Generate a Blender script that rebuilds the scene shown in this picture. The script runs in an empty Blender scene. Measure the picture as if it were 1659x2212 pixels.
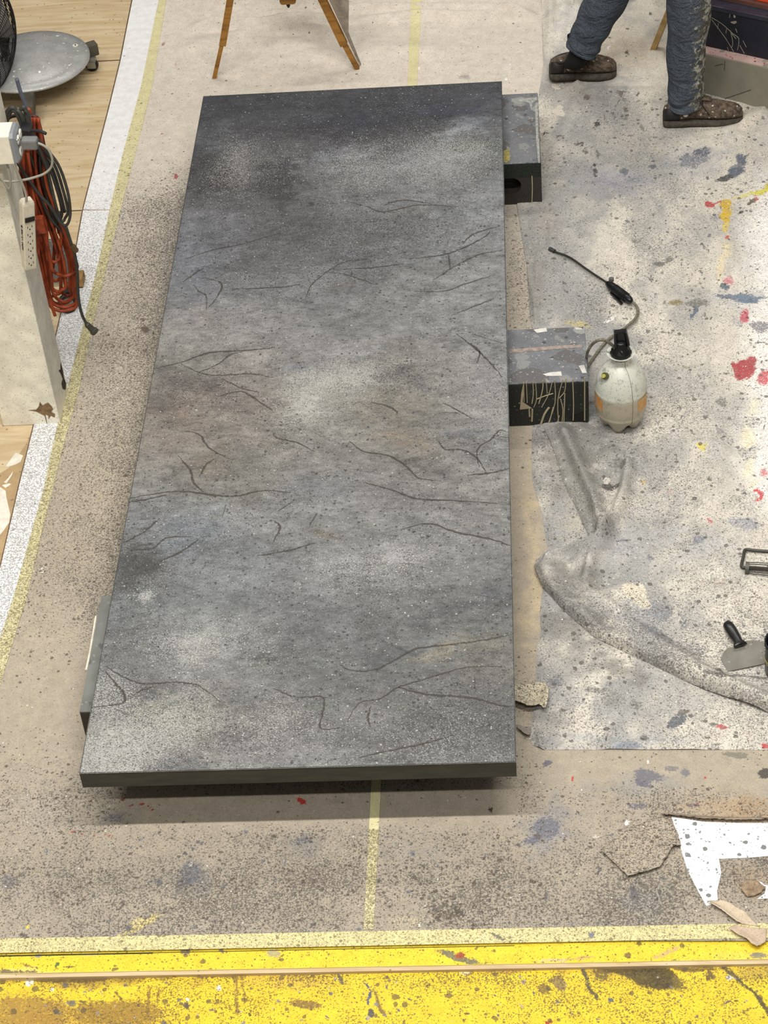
import bpy, math, random
import numpy as np
from mathutils import Vector, Matrix
random.seed(7); rng = np.random.RandomState(11)
C = bpy.context.scene.collection
SC = bpy.context.scene

# ------------------------------------------------------------------ camera
CF = 4499.876
CR = (0.840354, 0.075066, 0.031211)
CP = np.array([1.301064, -3.806993, 4.606297])
def rotm(p):
    rx, ry, rz = p
    cx, sx, cy, sy, cz, sz = np.cos(rx), np.sin(rx), np.cos(ry), np.sin(ry), np.cos(rz), np.sin(rz)
    return np.array([[cz,-sz,0],[sz,cz,0],[0,0,1]]) @ np.array([[cy,0,sy],[0,1,0],[-sy,0,cy]]) @ np.array([[1,0,0],[0,cx,-sx],[0,sx,cx]])
RM = rotm(CR)
cam = bpy.data.cameras.new('camera'); co = bpy.data.objects.new('camera', cam); C.objects.link(co)
M4 = Matrix([list(RM[i]) + [float(CP[i])] for i in range(3)] + [[0,0,0,1]])
co.matrix_world = M4
cam.sensor_fit = 'VERTICAL'; cam.sensor_height = 24; cam.lens = CF*24/2212
cam.clip_end = 200; SC.camera = co
# ------------------------------------------------------------------ light
w = bpy.data.worlds.new('world'); SC.world = w; w.use_nodes = True
w.node_tree.nodes['Background'].inputs[0].default_value = (1.0, 0.97, 0.93, 1)
w.node_tree.nodes['Background'].inputs[1].default_value = 0.15
def strip(name, x, y, z, sx, sy, e, col=(1, .965, .91)):
    l = bpy.data.lights.new(name, 'AREA'); l.shape = 'RECTANGLE'; l.size = sx; l.size_y = sy; l.energy = e; l.color = col
    o = bpy.data.objects.new(name, l); C.objects.link(o); o.location = (x, y, z); return o
strip('ceiling_strip_light', .6, -.75, 7.2, 7.0, .22, 560)
strip('ceiling_strip_light', .6, -4.3, 7.2, 7.0, .22, 330)
strip('ceiling_strip_light', 1.4, 6.2, 7.2, 7.0, .22, 240)  # unseen back row, added to brighten the far end
SC.view_settings.view_transform = 'Standard'; SC.view_settings.look = 'None'
SC.view_settings.gamma = 1; SC.view_settings.exposure = 0.07
SC.view_settings.use_curve_mapping = False

# ------------------------------------------------------------------ projection helpers (pixel of the 1659x2212 frame -> place)
def ray(px, py):
    px = np.asarray(px, float); py = np.asarray(py, float)
    d = np.stack([(px-829.5)/CF, -(py-1106)/CF, -np.ones_like(px)], -1)
    return d @ RM.T
def at(px, py, z=0.0):
    d = ray(px, py); t = (z-CP[2])/d[..., 2]
    return CP + d*t[..., None]
def aty(px, py, Y):
    d = ray(px, py); t = (Y-CP[1])/d[..., 1]
    return CP + d*t[..., None]
def P(px, py, z=0.0): return Vector(at(px, py, z))
def PY(px, py, Y): return Vector(aty(px, py, Y))
def topx(co_):
    c = (co_-CP) @ RM
    return 829.5+CF*c[:, 0]/-c[:, 2], 1106-CF*c[:, 1]/-c[:, 2]

def lin(c):
    r = []
    for v in c[:3]:
        v = v/255.0
        r.append(v/12.92 if v <= .04045 else ((v+.055)/1.055)**2.4)
    return r
def lina(a):
    a = np.asarray(a, float)/255.0
    return np.where(a <= .04045, a/12.92, ((a+.055)/1.055)**2.4)

# ------------------------------------------------------------------ numpy noise
_lat = rng.rand(256, 256)
def vnoise(x, y, s=0):
    x = x+s*17.3; y = y+s*9.1
    xi = np.floor(x).astype(int); yi = np.floor(y).astype(int); fx = x-xi; fy = y-yi
    fx = fx*fx*(3-2*fx); fy = fy*fy*(3-2*fy)
    a = _lat[xi % 256, yi % 256]; b = _lat[(xi+1) % 256, yi % 256]; c = _lat[xi % 256, (yi+1) % 256]; d = _lat[(xi+1) % 256, (yi+1) % 256]
    return a*(1-fx)*(1-fy)+b*fx*(1-fy)+c*(1-fx)*fy+d*fx*fy
def fbm(x, y, o=4, s=0):
    r = 0; a = .5; t = 0
    for i in range(o):
        r = r+a*vnoise(x*2**i, y*2**i, s+i*3); t += a; a *= .55
    return r/t
def segdist(px, py, pts):
    best = np.full(px.shape, 1e9); sgn = np.zeros(px.shape); tt = np.zeros(px.shape); n = len(pts)-1
    for i in range(n):
        ax, ay = pts[i]; bx, by = pts[i+1]; dx, dy = bx-ax, by-ay; L2 = dx*dx+dy*dy+1e-9
        t = np.clip(((px-ax)*dx+(py-ay)*dy)/L2, 0, 1)
        ex = px-(ax+t*dx); ey = py-(ay+t*dy); d = np.hypot(ex, ey)
        m = d < best; best = np.where(m, d, best); sgn = np.where(m, np.sign(ex*dy-ey*dx), sgn); tt = np.where(m, (i+t)/n, tt)
    return best, sgn, tt

# ------------------------------------------------------------------ mesh helpers
def catmull(pts, sub=6):
    pts = [Vector(p) for p in pts]
    if len(pts) < 3: return pts
    out = []
    for i in range(len(pts)-1):
        p0 = pts[max(i-1, 0)]; p1 = pts[i]; p2 = pts[i+1]; p3 = pts[min(i+2, len(pts)-1)]
        for k in range(sub):
            t = k/sub
            out.append(.5*((2*p1)+(p2-p0)*t+(2*p0-5*p1+4*p2-p3)*t*t+(3*p1-p0-3*p2+p3)*t**3))
    out.append(pts[-1]); return out
class MB:
    def __init__(s): s.v = []; s.f = []; s.m = []; s.mi = 0
    def add(s, vs, fs):
        o = len(s.v); s.v += [Vector(v) for v in vs]; s.f += [tuple(i+o for i in f) for f in fs]; s.m += [s.mi]*len(fs); return s
    def box(s, a, b, mat=None):
        x0, y0, z0 = a; x1, y1, z1 = b
        vs = [Vector(v) for v in ((x0,y0,z0),(x1,y0,z0),(x1,y1,z0),(x0,y1,z0),(x0,y0,z1),(x1,y0,z1),(x1,y1,z1),(x0,y1,z1))]
        if mat is not None: vs = [mat @ v for v in vs]
        return s.add(vs, [(0,3,2,1),(4,5,6,7),(0,1,5,4),(1,2,6,5),(2,3,7,6),(3,0,4,7)])
    def beam(s, p, q, wx, wy, side=(0,1,0), w2=None):
        p = Vector(p); q = Vector(q); d = (q-p).normalized(); sd = Vector(side); sd = (sd-d*sd.dot(d)).normalized(); u = d.cross(sd)
        k = w2 or 1
        vs = []
        for c, m in ((p, 1), (q, k)):
            for a, b in ((-1,-1),(1,-1),(1,1),(-1,1)): vs.append(c+u*(a*wx/2*m)+sd*(b*wy/2*m))
        return s.add(vs, [(0,1,2,3),(7,6,5,4),(0,4,5,1),(1,5,6,2),(2,6,7,3),(3,7,4,0)])
    def tube(s, pts, r, n=8, sub=6, caps=True):
        rs = r if isinstance(r, (list, tuple)) else None
        n0 = len(pts); pts = catmull(pts, sub) if sub else [Vector(p) for p in pts]
        N = len(pts); o = len(s.v); up = Vector((0.13, .21, .97)); prev = None
        for i, p in enumerate(pts):
            t = (pts[min(i+1, N-1)]-pts[max(i-1, 0)]).normalized()
            if prev is None: u = t.cross(up).normalized()
            else: u = (prev-t*prev.dot(t)).normalized()
            prev = u; vv = t.cross(u)
            if rs:
                f = i/(N-1)*(n0-1); a = int(min(f, n0-2)); rr = rs[a]+(rs[a+1]-rs[a])*(f-a)
            else: rr = r
            for k in range(n):
                an = 2*math.pi*k/n; s.v.append(p+u*(math.cos(an)*rr)+vv*(math.sin(an)*rr))
        nf = 0
        for i in range(N-1):
            for k in range(n):
                s.f.append((o+i*n+k, o+i*n+(k+1) % n, o+(i+1)*n+(k+1) % n, o+(i+1)*n+k)); nf += 1
        if caps:
            s.f.append(tuple(o+k for k in range(n))[::-1]); s.f.append(tuple(o+(N-1)*n+k for k in range(n))); nf += 2
        s.m += [s.mi]*nf; return s
    def lathe(s, prof, c=(0,0,0), n=32, mat=None, fn=None, closed=True):
        c = Vector(c); vs = []; fs = []
        for i, (r, z) in enumerate(prof):
            for k in range(n):
                a = 2*math.pi*k/n; rr = r*(fn(a, z) if fn else 1)
                v = Vector((rr*math.cos(a), rr*math.sin(a), z)); vs.append((mat @ v if mat else v)+c)
        for i in range(len(prof)-1):
            for k in range(n): fs.append((i*n+k, i*n+(k+1) % n, (i+1)*n+(k+1) % n, (i+1)*n+k))
        if closed:
            fs.append(tuple(range(n))[::-1]); fs.append(tuple((len(prof)-1)*n+k for k in range(n)))
        return s.add(vs, fs)
    def prism(s, poly, h):
        n = len(poly); poly = [Vector(p) for p in poly]; top = [p+Vector((0,0,h)) for p in poly]
        return s.add(poly+top, [tuple(range(n))[::-1], tuple(range(n, 2*n))]+[(i, (i+1) % n, n+(i+1) % n, n+i) for i in range(n)])
    def loft(s, secs, caps=True):
        n = len(secs[0]); vs = [v for q in secs for v in q]; fs = []
        for i in range(len(secs)-1):
            for k in range(n): fs.append((i*n+k, i*n+(k+1) % n, (i+1)*n+(k+1) % n, (i+1)*n+k))
        if caps: fs.append(tuple(range(n))[::-1]); fs.append(tuple((len(secs)-1)*n+k for k in range(n)))
        return s.add(vs, fs)
    def build(s, name, mats, parent=None, smooth=False, bevel=0, kind=None):
        me = bpy.data.meshes.new(name)
        off = wloc(parent) if parent else Vector((0,0,0))
        me.from_pydata([tuple(v-off) for v in s.v], [], s.f)
        if not isinstance(mats, (list, tuple)): mats = [mats]
        for m in mats: me.materials.append(m)
        if len(mats) > 1: me.polygons.foreach_set('material_index', s.m)
        if smooth:
            me.polygons.foreach_set('use_smooth', [True]*len(me.polygons))
        me.validate(); me.update()
        o = bpy.data.objects.new(name, me); C.objects.link(o)
        if parent: o.parent = parent
        if bevel:
            b = o.modifiers.new('bevel', 'BEVEL'); b.width = bevel; b.segments = 2; b.limit_method = 'ANGLE'
        if smooth == 2:
            pass
        return o
def wloc(o):
    v = Vector((0,0,0))
    while o is not None: v = v+o.location; o = o.parent
    return v
def thing(name, label, cat, loc, group=None):
    o = bpy.data.objects.new(name, None); C.objects.link(o); o.location = loc; o.empty_display_size = .1
    o['label'] = label; o['category'] = cat
    if group: o['group'] = group
    return o
def tag(o, label, cat, group=None):
    o['label'] = label; o['category'] = cat
    if group: o['group'] = group
    return o
def struct(o): o['kind'] = 'structure'; return o

# ------------------------------------------------------------------ materials
class NG:
    def __init__(s, name):
        s.m = bpy.data.materials.new(name); s.m.use_nodes = True; s.t = s.m.node_tree; s.b = s.t.nodes['Principled BSDF']
        s.co = s.t.nodes.new('ShaderNodeTexCoord').outputs['Object']
    def n(s, ty, **k):
        nd = s.t.nodes.new(ty)
        for a, b in k.items(): setattr(nd, a, b)
        return nd
    def lk(s, a, b): s.t.links.new(a, b)
    def put(s, inp, v):
        if isinstance(v, bpy.types.NodeSocket): s.lk(v, inp)
        elif isinstance(v, (tuple, list)): inp.default_value = tuple(list(v)[:3])+(1,) if len(inp.default_value) == 4 else tuple(v)
        else: inp.default_value = v
    def math(s, op, a, b=0.0, c=None, clamp=False):
        nd = s.n('ShaderNodeMath', operation=op, use_clamp=clamp); s.put(nd.inputs[0], a); s.put(nd.inputs[1], b)
        if c is not None: s.put(nd.inputs[2], c)
        return nd.outputs[0]
    def vec(s, scale=(1,1,1), rot=(0,0,0), src=None):
        nd = s.n('ShaderNodeMapping'); s.lk(src or s.co, nd.inputs[0]); nd.inputs['Scale'].default_value = scale; nd.inputs['Rotation'].default_value = rot; return nd.outputs[0]
    def noise(s, sc, det=3, rough=.6, v=None, dist=0, col=False):
        nd = s.n('ShaderNodeTexNoise'); s.lk(v or s.co, nd.inputs['Vector']); nd.inputs['Scale'].default_value = sc; nd.inputs['Detail'].default_value = det
        nd.inputs['Roughness'].default_value = rough; nd.inputs['Distortion'].default_value = dist; return nd.outputs['Color' if col else 'Fac']
    def voro(s, sc, v=None):
        nd = s.n('ShaderNodeTexVoronoi'); s.lk(v or s.co, nd.inputs['Vector']); nd.inputs['Scale'].default_value = sc
        sp = s.n('ShaderNodeSeparateColor'); s.lk(nd.outputs['Color'], sp.inputs[0]); return nd.outputs['Distance'], sp.outputs[0], sp.outputs[1]
    def step(s, v, lo, hi):
        nd = s.n('ShaderNodeMapRange', interpolation_type='SMOOTHSTEP'); s.put(nd.inputs['Value'], v)
        s.put(nd.inputs['From Min'], lo); s.put(nd.inputs['From Max'], hi); return nd.outputs[0]
    def mix(s, f, a, b, mode='MIX'):
        nd = s.n('ShaderNodeMix', data_type='RGBA', blend_type=mode); s.put(nd.inputs[0], f); s.put(nd.inputs[6], a); s.put(nd.inputs[7], b); return nd.outputs[2]
    def warp(s, sc, amt):
        a = s.n('ShaderNodeVectorMath', operation='SUBTRACT'); s.lk(s.noise(sc, 2, col=True), a.inputs[0]); a.inputs[1].default_value = (.5,.5,.5)
        b = s.n('ShaderNodeVectorMath', operation='MULTIPLY_ADD'); s.lk(a.outputs[0], b.inputs[0]); b.inputs[1].default_value = (amt,)*3; s.lk(s.co, b.inputs[2]); return b.outputs[0]
    def bump(s, h, st, dist=.002):
        nd = s.n('ShaderNodeBump'); nd.inputs['Strength'].default_value = st; nd.inputs['Distance'].default_value = dist; s.lk(h, nd.inputs['Height']); s.lk(nd.outputs[0], s.b.inputs['Normal'])
    def out(s, col, rough=.7, metal=0, spec=.5):
        s.put(s.b.inputs['Base Color'], col); s.put(s.b.inputs['Roughness'], rough); s.b.inputs['Metallic'].default_value = metal
        s.b.inputs['Specular IOR Level'].default_value = spec; return s.m
def simple(name, col, rough=.6, metal=0, var=.18, sc=40, col2=None, bump=0, spec=.4):
    g = NG(name); c = lin(col); n = g.noise(sc, 4)
    if col2 is None: k = g.step(n, .3, .7); cc = g.mix(k, [v*(1-var) for v in c], [min(1, v*(1+var)) for v in c])
    else: cc = g.mix(g.step(n, .45, .62), c, lin(col2))
    if bump: g.bump(n, bump)
    return g.out(cc, rough, metal, spec)
def speckled(name, base, spots, rough=.7, metal=0, spec=.4, streak=None):
    """base colour with paint spots: spots = [(scale, share, rgb, size)]"""
    g = NG(name); c = g.mix(g.step(g.noise(14, 5), .3, .7), [v*.86 for v in lin(base)], [min(1, v*1.12) for v in lin(base)])
    wv = g.warp(60, .012)
    for sc, sh, col, size in spots:
        d, r1, r2 = g.voro(sc, wv)
        k = g.math('MULTIPLY', g.math('LESS_THAN', r1, sh), g.math('LESS_THAN', d, g.math('MULTIPLY', r2, size)))
        c = g.mix(k, c, lin(col))
    return g.out(c, rough, metal, spec)
def paintmat(name, rough=.8, grain=(260, .35), dark=(72, 68, 64), dark2=(62, 54, 50), light=(222, 220, 212), bump=.25, spec=.3, blot=.0, big=60, worm=.35, wcol=(128, 124, 118), cloud=None):
    g = NG(name)
    def attr(n):
        a = g.n('ShaderNodeAttribute'); a.attribute_name = n; return a
    c = attr('tint').outputs['Color']
    sp = g.n('ShaderNodeSeparateColor'); g.lk(attr('spk').outputs['Color'], sp.inputs[0]); D, L, G = sp.outputs
    n1 = g.noise(grain[0], 3, .7)
    n2 = g.noise(22, 6, .68)
    # cloudy tone and grain
    tone = g.math('ADD', 1, g.math('ADD', g.math('MULTIPLY', g.math('SUBTRACT', n1, .5), grain[1]*5), g.math('MULTIPLY', g.math('SUBTRACT', n2, .5), .55)))
    if cloud:
        sc_, am_, st_ = cloud
        cv = g.vec((1, st_, 1), (0, 0, .12))
        ca_ = g.noise(sc_, 9, .72, v=cv, dist=.5); cb2 = g.noise(sc_*4.5, 6, .75, v=cv)
        tone = g.math('ADD', tone, g.math('ADD', g.math('MULTIPLY', g.math('SUBTRACT', ca_, .5), am_), g.math('MULTIPLY', g.math('SUBTRACT', cb2, .5), am_*.9)))
    tc = g.n('ShaderNodeCombineColor')
    for i in range(3): g.lk(tone, tc.inputs[i])
    c = g.mix(1, c, tc.outputs[0], 'MULTIPLY')
    # ragged marks
    mk = attr('mark'); f = g.math('ADD', mk.outputs['Alpha'], g.math('MULTIPLY', g.math('SUBTRACT', g.noise(130, 6, .8), .5), 2.6))
    f = g.math('MULTIPLY', g.step(f, .40, .62), g.math('GREATER_THAN', mk.outputs['Alpha'], .03))
    c = g.mix(g.math('MULTIPLY', f, .92), c, mk.outputs['Color'])
    # mid grey worn grain, then fine dark flecks, both grow with density
    nw = g.noise(150, 2, .5, dist=1.0); f = g.math('MULTIPLY', g.step(nw, g.math('SUBTRACT', .60, g.math('MULTIPLY', D, .16)), g.math('SUBTRACT', .68, g.math('MULTIPLY', D, .16))), worm)
    c = g.mix(f, c, lin(wcol))
    n3 = g.noise(190, 3, .62, dist=.4)
    thr = g.math('SUBTRACT', .70, g.math('MULTIPLY', D, .24))
    f = g.math('MULTIPLY', g.step(g.math('SUBTRACT', n3, thr), 0, .04), .78)
    c = g.mix(f, c, lin(dark))
    # drops
    wv = g.warp(120, .006)
    for sc, k1, size in ((big, .42, .42), (150, .55, .5)):
        d, r1, r2 = g.voro(sc, wv)
        k = g.math('MULTIPLY', g.math('LESS_THAN', r1, g.math('MULTIPLY', D, k1)), g.math('LESS_THAN', d, g.math('MULTIPLY', r2, size)))
        c = g.mix(g.math('MULTIPLY', k, .75), c, lin(dark2))
    # light flecks
    n4 = g.noise(230, 2, .6, v=g.vec((1.0, 1.3, 1), (0, 0, .6)))
    thr = g.math('SUBTRACT', .74, g.math('MULTIPLY', L, .27))
    c = g.mix(g.math('MULTIPLY', g.step(g.math('SUBTRACT', n4, thr), 0, .05), .6), c, lin(light))
    d, r1, r2 = g.voro(120)
    k = g.math('MULTIPLY', g.math('LESS_THAN', r1, g.math('MULTIPLY', L, .22)), g.math('LESS_THAN', d, g.math('MULTIPLY', r2, .34)))
    c = g.mix(g.math('MULTIPLY', k, .8), c, lin(light))
    g.bump(n1, bump, .0015)
    return g.out(c, rough, 0, spec)

# ------------------------------------------------------------------ painted sheets
def paint(me, co_, tintf, marks=(), soft=(), spkf=None, warp=14, seed=0):
    """colour a surface: soft washes, some of them fold shade, ragged marks, fleck density. co_ (n,3)"""
    px, py = topx(co_)
    x, y = co_[:, 0], co_[:, 1]
    wx = px+(fbm(x*9, y*9, 4, seed)-.5)*warp*4; wy = py+(fbm(x*9, y*9, 4, seed+40)-.5)*warp*3
    T = tintf(px, py, wx, wy)
    hf = (fbm(x*28, y*40, 4, seed+60)-.5)
    for (cx, cy, rx, ry, an, col, al, so) in soft:
        a = math.radians(an); dx = wx-cx; dy = wy-cy
        d = np.hypot((dx*math.cos(a)+dy*math.sin(a))/rx, (-dx*math.sin(a)+dy*math.cos(a))/ry)
        d = d+hf*1.3
        k = np.clip((1-d)/so, 0, 1); k = (k*k*(3-2*k)*al)[:, None]
        T = T*(1-k)+lina(col)[None, :]*k
    Mk = np.zeros((len(co_), 4))
    sx = px+(fbm(x*30, y*30, 3, seed+5)-.5)*16; sy = py+(fbm(x*30, y*30, 3, seed+45)-.5)*12
    for m in marks:
        if m[0] == 'L':
            _, pts, wd, col, al = m
            d, _, t = segdist(sx, sy, pts); k = np.clip(1.15-d/wd, 0, 1)*al
        else:
            cx, cy, rx, ry, an, col, al = m
            a = math.radians(an); dx = sx-cx; dy = sy-cy
            d = np.hypot((dx*math.cos(a)+dy*math.sin(a))/rx, (-dx*math.sin(a)+dy*math.cos(a))/ry)
            k = np.clip((1.25-d)*1.6, 0, 1)*al
        q = k > Mk[:, 3]
        Mk[q, :3] = lina(col)[None, :]; Mk[q, 3] = k[q]
        # give neighbours the colour too so edges stay clean
        q2 = (~q) & (Mk[:, 3] < .01) & (d < 2.2*(1 if m[0] != 'L' else m[2]))
        Mk[q2, :3] = lina(col)[None, :]
    S = spkf(px, py, wx, wy) if spkf else np.zeros((len(co_), 3))
    def put(n, arr):
        a = me.color_attributes.new(n, 'FLOAT_COLOR', 'POINT')
        if arr.shape[1] == 3: arr = np.concatenate([arr, np.ones((len(arr), 1))], 1)
        a.data.foreach_set('color', arr.astype(np.float32).ravel())
    put('tint', np.clip(T, 0, 1)); put('mark', Mk); put('spk', np.clip(S, 0, 1))
def gridmesh(name, V, mat, parent=None):
    """V (rows, cols, 3)"""
    r, c = V.shape[:2]; me = bpy.data.meshes.new(name)
    off = wloc(parent) if parent else Vector((0,0,0))
    idx = np.arange(r*c).reshape(r, c)
    F = np.stack([idx[:-1, :-1], idx[1:, :-1], idx[1:, 1:], idx[:-1, 1:]], -1).reshape(-1, 4)
    co_ = V.reshape(-1, 3)
    me.vertices.add(len(co_)); me.vertices.foreach_set('co', (co_-np.array(off)).ravel())
    me.loops.add(F.size); me.loops.foreach_set('vertex_index', F.ravel().astype(np.int32))
    me.polygons.add(len(F)); me.polygons.foreach_set('loop_start', np.arange(0, F.size, 4, dtype=np.int32)); me.polygons.foreach_set('loop_total', np.full(len(F), 4, dtype=np.int32))
    me.polygons.foreach_set('use_smooth', np.ones(len(F), bool))
    me.update(calc_edges=True); me.validate()
    me.materials.append(mat); o = bpy.data.objects.new(name, me); C.objects.link(o)
    if parent: o.parent = parent
    return o, me, co_
def interp(pts):
    a = np.array(sorted(pts)); return lambda y: np.interp(y, a[:, 0], a[:, 1])
def pxsheet(name, mat, y0, y1, step, L, R, ncol, hfn, parent=None):
    ys = np.arange(y1, y0, -step); s = np.linspace(0, 1, ncol)
    X = L(ys)[:, None]*(1-s)+R(ys)[:, None]*s; Y = np.repeat(ys[:, None], ncol, 1)
    V = at(X, Y, 0.0); V[..., 2] = hfn(X, Y, V)
    V = V[:, :, :]
    return gridmesh(name, V, mat, parent)

def pxp(*pts): return interp([(y, x) for x, y in pts])   # polyline of (x, y) pixels -> x as a function of y

# ================================================================== SETTING
def wood_mat(name, base, dark, scale=1):
    g = NG(name)
    v = g.vec((.9, 7, 7)); n = g.noise(2.2, 5, .55, v=v, dist=1.8)
    c = g.mix(g.step(n, .35, .68), lin(base), lin(dark))
    n2 = g.noise(24, 4, v=g.vec((.5, 6, 6))); c = g.mix(g.math('MULTIPLY', g.step(n2, .55, .75), .35), c, lin((150, 112, 72)))
    d, r1, r2 = g.voro(4.2, g.vec((.6, 1.6, 1)))
    k = g.math('MULTIPLY', g.math('LESS_THAN', r1, .22), g.step(d, .09, .04)); c = g.mix(g.math('MULTIPLY', k, .6), c, lin((128, 92, 60)))
    d, r1, r2 = g.voro(60, g.warp(60, .01)); k = g.math('MULTIPLY', g.math('LESS_THAN', r1, .10), g.math('LESS_THAN', d, .25)); c = g.mix(g.math('MULTIPLY', k, .6), c, lin((90, 74, 58)))
    g.bump(n, .2)
    return g.out(c, .7, 0, .25)
ply = wood_mat('plywood', (208, 190, 156), (190, 166, 128))
Lw = pxp((300,-70),(287,0),(277,50),(261,133),(236,236),(211,333),(180,455),(166,535),(120,735),(72,928),(43,1047),(0,1234),(-45,1400),(-120,1700))   # left edge of the white border
TL = pxp((356,-70),(344,0),(305,191),(266,335),(238,455),(216,560),(168,755),(148,836),(123,930),(95,1061),(28,1300),(-10,1420),(-90,1720),(-175,2040))
TR = pxp((374,-70),(360,0),(329,191),(293,335),(262,455),(236,560),(190,755),(174,836),(148,930),(123,1025),(104,1101),(57,1300),(0,1488),(-60,1720),(-140,2040))

# plywood sheets making the floor at the left
b = MB()
seam_y = [P(170, 455).y, P(240, 131).y, P(60, 935).y-1.6]
ys = [-.50, seam_y[2], seam_y[0], seam_y[1], 7.6]
for a, c in zip(ys[:-1], ys[1:]): b.box((-3.2, a+.003, -.03), (4.2, c-.003, 0))
struct(b.build('floor', ply))
for sy_, x_ in ((seam_y[0], P(176, 456).x), (seam_y[1], P(259, 131).x)):
    b = MB(); b.box((-3.2, sy_-.0035, .0001), (x_, sy_+.0035, .0012)); struct(b.build('trim_6', simple('floor_joint', (96, 74, 52))))
b = MB(); b.box((-3.2, -.5, -.06), (4.2, 7.6, -.031)); struct(b.build('floor', simple('subfloor', (40, 34, 28))))

# white painted border board between the plywood and the tape
whitem = NG('white_border_paint')
def _wb(g):
    c = g.mix(g.step(g.noise(30, 5), .3, .7), lin((226, 226, 224)), lin((240, 240, 240)))
    px_ = g.n('ShaderNodeSeparateXYZ'); g.lk(g.co, px_.inputs[0]); Y = px_.outputs[1]
    dens = g.math('MULTIPLY', g.step(Y, 4.2, 2.6), 1.0)
    n = g.noise(170, 3, .62, dist=.4); f = g.step(g.math('SUBTRACT', n, g.math('SUBTRACT', .68, g.math('MULTIPLY', dens, .20))), 0, .05)
    c = g.mix(g.math('MULTIPLY', f, .62), c, lin((110, 108, 106)))
    d, r1, r2 = g.voro(55, g.warp(60, .01)); k = g.math('MULTIPLY', g.math('LESS_THAN', r1, .1), g.math('LESS_THAN', d, g.math('MULTIPLY', r2, .3)))
    c = g.mix(g.math('MULTIPLY', k, .7), c, lin((96, 94, 92)))
    return g.out(c, .55, 0, .35)
whitemat = _wb(whitem)
def ribbon(name, mat, Lf, Rf, ylist, z, th=.003, parent=None):
    b = MB(); pts = [(P(float(Lf(y)), y), P(float(Rf(y)), y)) for y in ylist]
    secs = []
    for l, r in pts: secs.append([Vector((l.x, l.y, z)), Vector((l.x, l.y, z+th)), Vector((r.x, r.y, z+th)), Vector((r.x, r.y, z))])
    b.loft(secs); return b.build(name, mat, parent)
yy = lambda a, c, s: [float(v) for v in np.linspace(a, c, s)]
gap = 1.5
struct(ribbon('trim_1', whitemat, Lw, lambda y: TL(y)+6, yy(-70, 454, 30), .0005, .004))
struct(ribbon('trim_1', whitemat, Lw, lambda y: TL(y)+6, yy(456.5, 1700, 60), .0005, .004))
gm = simple('dark_gap', (104, 84, 62))
struct(ribbon('trim_2', gm, lambda y: Lw(y)-3.0, lambda y: Lw(y)+.3, yy(-70, 1700, 90), .0002, .0025))

# ------------------------------------------------------------------ yellow front edge and lower yellow floor
def yellow_mat(name, dirt, seed):
    return paintmat(name, .55, (170, .14), worm=.12, wcol=(200, 176, 66), dark=(98, 80, 46), dark2=(92, 78, 56), light=(170, 170, 176), bump=.35, spec=.35, big=42)
yel1 = yellow_mat('yellow_edge_paint', .3, 1)
Yc = (226, 200, 54)
def worldgrid(name, mat, x0, x1, y0, y1, z, st, hf=None, parent=None):
    xs = np.arange(x0, x1+st*.5, st); ys_ = np.arange(y0, y1+st*.5, st)
    X, Y = np.meshgrid(xs, ys_); Z = np.full(X.shape, z) if hf is None else hf(X, Y)
    # consistent upward winding
    V = np.stack([X, Y, Z], -1)[:, ::-1]
    return gridmesh(name, V, mat, parent)
YF0, YF1 = P(0, 2063).y, P(0, 2104).y      # strip between the pale tape and the step
def flat(col): return lambda px, py, wx, wy: np.repeat(lina(col)[None, :], len(px), 0)
def n01(wx, wy, s, sc=.01): return fbm(wx*sc, wy*sc, 4, s)
o, me, cc = worldgrid('trim_3', yel1, -1.2, 2.6, YF1, YF0+.05, .0015, .006)
struct(o)
marksY = [(990,2064,14,10,0,(150,50,52),.95),(985,2068,45,10,18,(104,104,92),.8),(1020,2078,40,7,15,(104,104,92),.75),(85,2064,9,6,0,(140,140,140),.8),(480,2052,8,7,0,(120,116,104),.9),
  (400,2057,10,7,0,(110,104,92),.8),(1378,2038,6,6,0,(110,92,40),.9),(1355,2063,9,8,0,(110,92,60),.9),(225,2020,8,5,0,(110,112,118),.9),(1640,2065,24,8,0,(130,126,116),.9),
  (20,2103,70,7,-2,(112,100,82),.85),(60,2085,22,3,14,(150,110,60),.8),(122,2083,4,8,0,(40,96,60),.95),(150,2090,28,2,-4,(110,100,60),.8),(590,2062,18,10,0,(166,158,128),.75),
  (1250,2070,40,4,-5,(190,160,100),.8),(1440,2058,36,8,-20,(196,168,118),.7),(1190,2074,50,4,-4,(206,188,140),.75),(180,2064,40,3,0,(206,190,140),.6)]
paint(me, cc, flat(Yc), marksY, [(0,2104,300,8,0,(226,205,120),.6,.5),(1659,2070,200,14,0,(240,206,90),.5,.6)], lambda px, py, wx, wy: np.stack([.30+.15*n01(wx, wy, 3), .02+0*px, 0*px], -1))
o, me, cc = worldgrid('floor', yellow_mat('yellow_floor_paint', .6, 2), -1.2, 2.6, -1.15, YF1-.001, -.013, .006, hf=lambda X, Y: -.013+.003*fbm(X*14, Y*14, 3, 9))
struct(o)
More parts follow.
